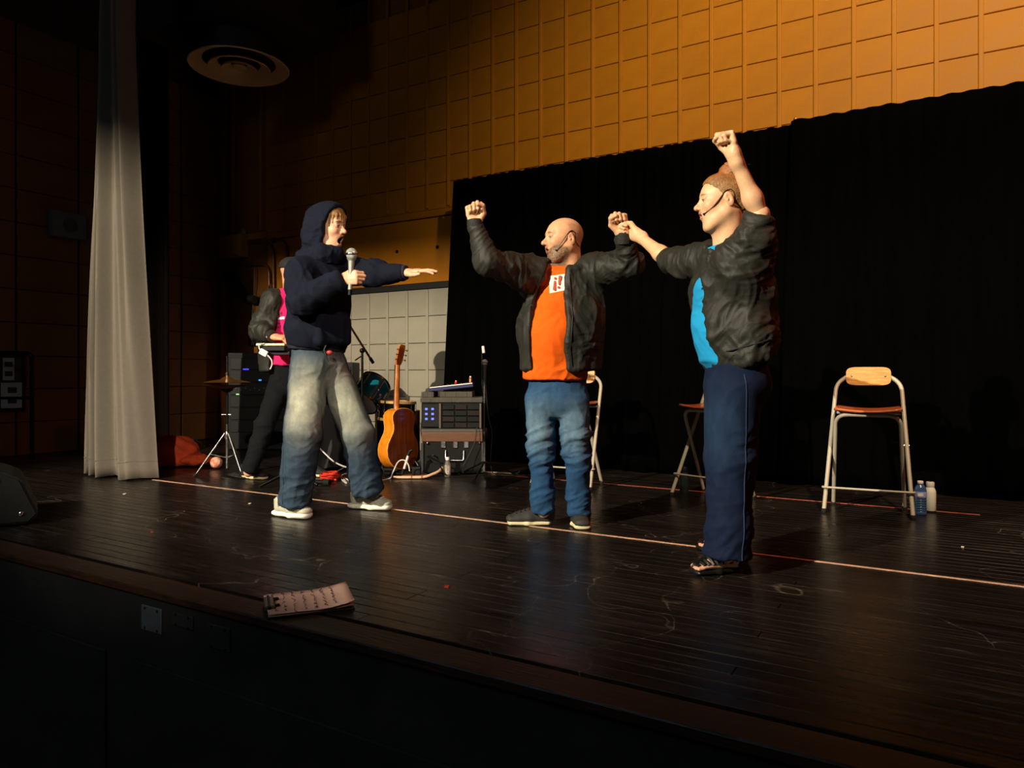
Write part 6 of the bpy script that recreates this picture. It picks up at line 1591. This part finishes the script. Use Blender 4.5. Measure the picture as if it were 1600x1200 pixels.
# ================= teenager in the hooded sweatshirt
def teen():
    P = Person(500, 4.25, 'teenager in a navy hooded sweatshirt and wide jeans shouting into a microphone'); q = P.q; E = P.e
    fr = nrm((0.74, -0.67, 0)); side = nrm((0.67, 0.74, 0))        # side = his left, away from the viewer
    s = 0.985
    H = hframe(q(512.5, 355.5, 0.0), (0.93, -0.34, -0.06)); o, R = H
    neck = q(504, 404, 0.01)
    shR, shL = q(470, 425, -0.12), q(536, 421, 0.15)
    elR, wrR = q(474, 469, -0.24), q(533, 437, -0.26)
    elL, wrL = q(588, 427, 0.10), q(632, 426, 0.03)
    S = SDF(0.0026); head(S, H, s, 1.3, 0.93, 1.0)
    S.cap(o + R @ np.array([-0.03, 0, -0.05]), vadd(neck, 0, 0, -0.06), 0.052, 0.06, 0.03); hd = S.mesh()
    S = SDF(0.0026); TH = hand(S, wrR, (0.97, -0.16, 0.12), (0.12, -0.98, 0.1), True, ((52, 84, 50)), TH_GRIP, 1.05); h1 = S.mesh()
    S = SDF(0.0026); hand(S, wrL, (0.98, -0.10, 0.10), (-0.10, -0.25, 1.0), False, OPEN, TH_OPEN, 1.06, 0.06); h2 = S.mesh()
    S = SDF(0.012)
    hip = q(498, 560); S.ecap(hip, vadd(neck, 0, 0, -0.1), (0.11, 0.075), (0.13, 0.08), side, 0.04); S.cap(shR, shL, 0.05, 0.05, 0.04)
    hR, kR, aR = q(484, 575, -0.05), q(474, 672, -0.12), q(460, 786, -0.06)
    hL, kL, aL = q(517, 575, 0.06), q(558, 676, 0.06), q(574, 767, 0.14)
    for a, b, c, r in ((shR, elR, wrR, (0.045, 0.04, 0.028)), (shL, elL, wrL, (0.045, 0.04, 0.028)), (hR, kR, aR, (0.07, 0.05, 0.038)), (hL, kL, aL, (0.07, 0.05, 0.038))): S.chain([a, b, c], r)
    bd = S.mesh(); V, Fq = joinm(hd, h1, h2, bd)
    to_obj('body', V, Fq, M_SKIN, E, skin_col(V, H, s, (234, 180, 144), brows=(70, 44, 28), lips=(186, 100, 90), mouth=1.3))
    eyes(E, H, s)
    T = lambda x, y, z: o + R @ (np.array([x, y, z]) * s)
    # fringe
    S = SDF(0.003)
    S.ell(T(0.035, 0, 0.085), np.array((0.06, 0.07, 0.045)) * s, R, 0.02); S.ell(T(0.0, 0, 0.05), np.array((0.09, 0.08, 0.075)) * s, R, 0.02)
    S.ell(T(0.13, 0, 0.0), np.array((0.09, 0.16, 0.082)) * s, R, 0.008, '-'); S.ell(T(0.03, 0, -0.09), np.array((0.10, 0.16, 0.10)) * s, R, 0.01, '-')
    for k, (y, x1, z1, r) in enumerate(((-0.052, 0.068, 0.015, 0.008), (-0.040, 0.086, 0.030, 0.007), (-0.02, 0.098, 0.038, 0.008), (0.0, 0.104, 0.032, 0.008), (0.02, 0.102, 0.022, 0.009), (0.038, 0.092, 0.026, 0.008), (-0.062, 0.052, -0.004, 0.007))):
        S.cap(T(0.062, y * 0.75, 0.098), T(0.092 if abs(y) < 0.03 else x1 * 0.97, y, 0.068), 0.013, 0.011, 0.008); S.cap(T(0.092 if abs(y) < 0.03 else x1 * 0.97, y, 0.068), T(x1, y * 1.08, z1), 0.010, 0.004, 0.004)
    def hc(V):
        n = noise3((V - o) @ R * np.array([40, 180, 30])); return mixc(np.tile(np.array(lin((122, 82, 44))), (len(V), 1)), n, (196, 148, 90))
    cloth('hair', S, mat('brown_hair', (150, 104, 60), 0.5, vcol=True, var=0.25, scale=80, bump=0.4, bscale=150), E, it=1, col=hc)
    # sweatshirt
    m_hood = mat('navy_fleece', (17, 21, 35), 0.9, var=0.10, scale=14, bump=0.2, bscale=350, spec=0.15)
    S = SDF(0.006)
    c1, c2_ = q(499, 470), q(497, 520)
    S.ecap(c1, vadd(neck, -0.008, 0, -0.09), (0.192, 0.138), (0.16, 0.10), side, 0.04)
    S.ecap(c2_, c1, (0.198, 0.145), (0.195, 0.140), side, 0.03)
    S.ecap(q(495, 541), c2_, (0.178, 0.124), (0.197, 0.145), side, 0.03, flat0=True)
    S.box(q(503, 517) + fr * 0.122, (0.115, 0.026, 0.085), np.stack([side, fr, np.array([0, 0, 1.0])], 1), 0.024, 0.02)
    S.cap(shR, shL, 0.072, 0.072, 0.05)
    S.chain([shR, elR], (0.082, 0.074), 0.04); S.cap(elR, wrR, 0.074, 0.043, 0.03, flat=True)
    S.chain([shL, elL], (0.08, 0.068), 0.04); S.cap(elL, wrL, 0.068, 0.046, 0.03, flat=True)
    segs = [(shR, elR, 0.020, 7, 5, 0.2, 1), (vadd(elR, 0, 0, 0.03), wrR, 0.024, 12, 4, 0.16, 2), (shL, elL, 0.016, 8, 5, 0.2, 3), (elL, wrL, 0.013, 12, 4, 0.15, 4), (q(490, 440), q(497, 540), 0.020, 3.5, 6, 0.5, 5)]
    sw, SV, SF = cloth('sweatshirt', S, m_hood, E, segs)
    m_hrib = mat('navy_ribbing', (18, 23, 40), 0.85, bump=0.5, bscale=140)
    for c0, dd, r in ((wrR, nrm(wrR - elR), 0.044), (wrL, nrm(wrL - elL), 0.046)): MB().tube([c0 - dd * 0.045, c0 - dd * 0.02, c0 + dd * 0.012], [r * 1.1, r * 1.04, r * 0.93], 20).build('cuff', m_hrib, sw)
    S = SDF(0.006); S.ecap(q(495, 548), q(496, 534), (0.176, 0.118), (0.194, 0.132), side, 0.01, flat=True, flat0=True)
    cloth('waistband', S, m_hrib, sw, [(q(470, 540), q(530, 545), 0.005, 30, 30, 0.3, 2)])
    # hood: shell with an opening for the face
    S = SDF(0.0045)
    S.ell(T(-0.012, 0, 0.038), np.array((0.124, 0.106, 0.108)) * s, R, 0.02)
    S.ell(T(0.020, 0, 0.040), np.array((0.105, 0.104, 0.100)) * s, R, 0.03)
    S.ell(T(-0.035, 0, -0.06), np.array((0.110, 0.112, 0.11)) * s, R, 0.04)
    S.ell(vadd(neck, -0.012, 0.015, 0.0), (0.13, 0.125, 0.065), None, 0.04)
    S.ell(vadd(neck, -0.09, 0.06, 0.01), (0.08, 0.10, 0.05), None, 0.04)
    
    # hollow inside and face opening
    S.ell(T(0.0, 0, 0.028), np.array((0.112, 0.094, 0.100)) * s, R, 0.01, '-')
    S.ell(T(0.02, 0, -0.05), np.array((0.096, 0.082, 0.11)) * s, R, 0.01, '-')
    S.box(T(0.04, 0, -0.0) + R @ rot_y(16) @ np.array([0.2, 0, 0.045]), (0.2, 0.3, 0.170), R @ rot_y(16), 0.01, 0.01, '-')
    S.cap(vadd(neck, 0.090, -0.035, 0.022), vadd(neck, 0.03, -0.088, 0.035), 0.030, 0.032, 0.03); S.cap(vadd(neck, 0.090, -0.035, 0.022), vadd(neck, 0.085, 0.05, 0.03), 0.030, 0.03, 0.03)
    cloth('hood', S, m_hood, sw, [(T(-0.08, -0.02, 0.10), T(-0.06, 0, -0.12), 0.016, 9, 7, 0.3, 7), (vadd(neck, -0.1, 0, 0.0), vadd(neck, 0.08, 0, 0.0), 0.018, 10, 12, 0.22, 8)])
    # microphone: a thing of its own, in his fist
    mc = empty('microphone', c2w(P.b + TH(0.075, 0.0, -0.032)), YAW); tag(mc, 'silver headed hand microphone held by the teenager', 'microphone')
    b0 = TH(0.075, 0.0, -0.032); tip = q(549.5, 398, -0.27) - b0; tail = q(546.5, 461, -0.27) - b0
    d = nrm(tip - tail)
    MB().tube([tail, tail * 0.4 + tip * 0.6 - 0 * d, tip - d * 0.03], [0.0115, 0.014, 0.0185], 16).build('handle', mat('mic_silver', (168, 170, 160), 0.35, 0.5), mc)
    MB().tube([tail - d * 0.0, tail + d * 0.03], 0.0125, 14).build('end_cap', m_blkmet, mc)
    MB().ball(tip + d * 0.004, (0.032, 0.032, 0.033), 14).build('grille', mat('mic_mesh', (188, 190, 180), 0.4, 0.5, var=0.3, scale=600, bump=0.6, bscale=800), mc)
    MB().lathe([(0.0325, -0.006), (0.034, -0.002), (0.034, 0.002), (0.0325, 0.006)], 20, M=frame(tip + d * 0.002, (1, 0, 0), d), axis_cap=False).build('grille_ring', m_steel, mc)
    MB().tube([tip - d * 0.034, tip - d * 0.02], [0.0185, 0.027], 16).build('collar', mat('mic_silver', (168, 170, 160)), mc)
    # jeans
    S = SDF(0.0065)
    S.ecap(q(496, 590), q(497, 536), (0.165, 0.112), (0.160, 0.110), side, 0.03)
    S.chain([hR, kR], (0.108, 0.102), 0.02); S.cap(kR, aR, 0.102, 0.085, 0.02, flat=True)
    S.chain([hL, kL], (0.102, 0.095), 0.02); S.cap(kL, aL, 0.095, 0.092, 0.02, flat=True)
    wash = lambda V: jean_col(V, (50, 66, 82), (168, 168, 150), [(hR, kR), (hL, kL)], nrm((0.25, -0.97, 0)), 0.95)
    segs = [(hR, kR, 0.012, 6, 7, 0.18, 1), (hL, kL, 0.012, 6, 7, 0.18, 2), (kR, aR, 0.014, 9, 7, 0.16, 3), (kL, aL, 0.014, 9, 7, 0.16, 4), (vadd(aR, 0, 0, 0.14), aR, 0.020, 18, 5, 0.15, 5), (vadd(aL, 0, 0, 0.14), aL, 0.020, 18, 5, 0.15, 6)]
    jn, V, Fq = cloth('jeans', S, mat('washed_denim', (90, 104, 112), 0.9, vcol=True, var=0.18, scale=60, bump=0.18, bscale=400, spec=0.15), E, segs, col=wash)
    pq = lambda u, v: (q(u, v)[0], q(u, v)[2])
    bv = BVHTree.FromPolygons([Vector(v) for v in V], [tuple(f) for f in Fq.tolist()])
    pl = []
    for i in range(34):
        v = 556 + i * 6.8; u = 459 - 2.5 * (i / 33) - 6 * max(0, i / 33 - 0.55); x, z = pq(u, v); h_ = bv.ray_cast(Vector((x, -1.5, z)), Vector((0, 1, 0)), 3)
        if h_[0] is not None: pl.append(h_[0] + Vector((0, -0.0005, 0)))
    MB().tube(pl, 0.003, 5).build('side_seam', mat('dark_denim_seam', (40, 52, 66), 0.85), jn)
    kc = q(513, 549) + fr * 0.05 + np.array([0.0, -0.12, 0])
    hk = MB().tube(spline([kc + np.array([-0.012, 0, 0.03]), kc + np.array([-0.02, -0.01, 0]), kc + np.array([-0.01, -0.012, -0.03])], 4), 0.004, 6).build('key_clip', m_steel, jn)
    MB().ball(kc + np.array([0.012, -0.012, -0.012]), (0.018, 0.01, 0.014), 8).build('key_fob', mat('red_fob', (150, 40, 30), 0.5), jn)
    m_up = mat('stone_suede', (176, 172, 152), 0.75, var=0.12, scale=25, bump=0.2, bscale=200); m_so = mat('white_foam_sole', (226, 222, 206), 0.6); m_la = mat('pale_lace', (214, 210, 196), 0.8); m_tr = mat('silver_stripe', (150, 152, 150), 0.4, 0.3)
    def ground(u, v): Zf = CH * FPX / (v - HOR); return cp(u, v, Zf) - P.b
    shoe(E, ground(432, 804), (0.84, -0.54), 0.30, 0.112, m_up, m_so, m_la, True, m_tr)
    shoe(E, ground(548, 793), (0.93, -0.36), 0.31, 0.112, m_up, m_so, m_la, True, m_tr)
    return P
def rot_y(a):
    a = math.radians(a); return np.array([[math.cos(a), 0, math.sin(a)], [0, 1, 0], [-math.sin(a), 0, math.cos(a)]])

# ================= musician behind the teenager
def musician():
    P = Person(452, 5.72, 'musician in a black cap, pink shirt and black jacket half hidden at the sampler'); q = P.q; E = P.e
    fr = nrm((0.62, -0.78, 0)); side = nrm((0.78, 0.62, 0)); s = 0.97
    H = hframe(q(459.5, 427, 0.0), (0.93, 0.30, -0.10)); o, R = H
    neck = q(457, 455, 0.02)
    shR, shL = q(426, 470, -0.08), q(489, 468, 0.14)
    elR, wrR = q(404, 516, -0.12), q(427, 526, -0.30)
    elL, wrL = q(500, 520, 0.0), q(470, 528, -0.20)
    S = SDF(0.0032); head(S, H, s, 0.1); S.cap(o + R @ np.array([-0.03, 0, -0.05]), vadd(neck, 0, 0, -0.05), 0.055, 0.065, 0.03); hd = S.mesh()
    S = SDF(0.003); hand(S, wrR, (0.93, -0.20, -0.10), (0.0, -0.35, 0.93), True, REST, TH_REST, 1.1); h1 = S.mesh()
    S = SDF(0.003); hand(S, wrL, (-0.8, -0.3, -0.1), (0.0, 0.1, 1), False, REST, TH_REST, 1.0); h2 = S.mesh()
    hR, kR, aR = q(441, 592, -0.02), q(414, 665, -0.06), q(388, 738, -0.12); hL, kL, aL = q(470, 592, 0.1), q(478, 668, 0.06), q(482, 728, 0.2)
    S = SDF(0.014); S.ecap(q(454, 590), vadd(neck, 0, 0, -0.1), (0.11, 0.075), (0.13, 0.08), side, 0.04); S.cap(shR, shL, 0.05, 0.05, 0.04)
    for a, b, c, r in ((shR, elR, wrR, (0.045, 0.04, 0.028)), (shL, elL, wrL, (0.045, 0.04, 0.028)), (hR, kR, aR, (0.07, 0.05, 0.038)), (hL, kL, aL, (0.07, 0.05, 0.038))): S.chain([a, b, c], r)
    V, Fq = joinm(hd, h1, h2, S.mesh()); to_obj('body', V, Fq, M_SKIN, E, skin_col(V, H, s, (226, 160, 126))); eyes(E, H, s)
    T = lambda x, y, z: o + R @ (np.array([x, y, z]) * s)
    S = SDF(0.005); S.ell(T(-0.012, 0, 0.045), np.array((0.112, 0.092, 0.088)) * s, R, 0.01); S.box(T(0.0, 0, -0.075), (0.2, 0.2, 0.10 * s), R, 0.004, 0.004, '-')
    S.ecap(T(0.07, 0, 0.032), T(0.155, 0, 0.022), (0.075, 0.006), (0.06, 0.006), R[:, 1], 0.01)
    cloth('cap', S, mat('black_cap_cloth', (24, 20, 18), 0.85, bump=0.2, bscale=300), E, it=1)
    S = SDF(0.0075)
    S.ecap(q(454, 572), vadd(neck, 0, 0, -0.07), (0.18, 0.125), (0.16, 0.10), side, 0.04, flat0=True); S.cap(shR, shL, 0.06, 0.06, 0.05)
    S.cap(vadd(neck, 0, 0, -0.05), vadd(neck, 0, 0, -0.005), 0.08, 0.07, 0.02, flat=True)
    sh, SV, SF = cloth('shirt', S, mat('magenta_cotton', (226, 18, 106), 0.85, bump=0.12, bscale=250), E, [(q(450, 460), q(450, 575), 0.010, 8, 9, 0.4, 2)])
    S = SDF(0.0075)
    S.ecap(q(450, 520), vadd(neck, -0.01, 0.01, -0.09), (0.222, 0.150), (0.18, 0.10), side, 0.04); S.ecap(q(450, 580), q(450, 520), (0.215, 0.145), (0.222, 0.152), side, 0.03, flat0=True)
    S.cap(shR, shL, 0.07, 0.07, 0.05); S.chain([shR, elR], (0.082, 0.07), 0.04); S.cap(elR, wrR, 0.070, 0.045, 0.03, flat=True)
    S.chain([shL, elL], (0.09, 0.075), 0.05); S.cap(elL, wrL, 0.075, 0.045, 0.04, flat=True)
    pq = lambda u, v: (q(u, v)[0], q(u, v)[2])
    S.cap(vadd(neck, 0, 0, -0.07), vadd(neck, 0, 0, 0.06), 0.078, 0.082, 0.006, '-')
    S.polycut([pq(*a) for a in ((452, 440), (449, 458), (446, 482), (440, 505), (434, 530), (432, 600), (505, 600), (500, 520), (478, 450))], -0.6, 0.0)
    jk, V, Fq = cloth('jacket', S, m_jacket, E, [(shR, elR, 0.018, 9, 7, 0.2, 1), (elR, wrR, 0.014, 18, 6, 0.16, 2), (q(430, 460), q(430, 575), 0.020, 4, 10, 0.4, 3)])
    d = nrm(wrR - elR); MB().tube([wrR - d * 0.04, wrR - d * 0.015, wrR + d * 0.01], [0.046, 0.045, 0.040], 18).build('cuff', m_rib, jk)
    decal('shirt_print', SV, SF, [[pq(442.5, 498), pq(452, 496), pq(452, 500.5), pq(442, 501.5)], ], 0, mat('print_white', (236, 226, 226), 0.7), sh)
    decal('shirt_lettering', SV, SF, [[pq(443, 489), pq(444.3, 489), pq(444.3, 494.5), pq(443, 494.5)], [pq(447, 489), pq(448.3, 489), pq(448.3, 494.5), pq(447, 494.5)], [pq(444.3, 489), pq(445.8, 492), pq(445.6, 493.5), pq(444.3, 491)], [pq(447, 489), pq(447, 491), pq(445.8, 493.5), pq(445.6, 492)],
            [pq(441, 507), pq(446, 506), pq(446, 507.4), pq(441, 508.4)], [pq(439, 513), pq(445, 512), pq(445, 513.4), pq(439, 514.4)]], 0, mat('print_dark', (70, 6, 40), 0.7), sh)
    S = SDF(0.008)
    S.ecap(q(455, 600), q(454, 570), (0.165, 0.115), (0.16, 0.11), side, 0.04)
    S.chain([hR, kR], (0.092, 0.072), 0.02); S.cap(kR, aR, 0.072, 0.058, 0.02, flat=True); S.chain([hL, kL], (0.092, 0.072), 0.02); S.cap(kL, aL, 0.078, 0.062, 0.03, flat=True)
    cloth('trousers', S, mat('black_denim', (17, 19, 22), 0.9, var=0.1, bump=0.15, bscale=300, spec=0.15), E, [(hR, kR, 0.010, 8, 8, 0.15, 1), (kR, aR, 0.014, 14, 6, 0.14, 2)])
    m_up = mat('black_canvas', (24, 24, 24), 0.7, bump=0.2, bscale=250); m_so = mat('cream_rubber', (218, 206, 164)); m_la = mat('dark_lace', (28, 27, 26))
    def ground(u, v): Zf = CH * FPX / (v - HOR); return cp(u, v, Zf) - P.b
    shoe(E, ground(379, 746), (0.86, -0.5), 0.29, 0.108, m_up, m_so, m_la, hi=0.02)
    shoe(E, ground(476, 742), (0.8, -0.6), 0.29, 0.108, m_up, m_so, m_la, hi=0.02)
    return P
man(); woman(); teen(); musician()
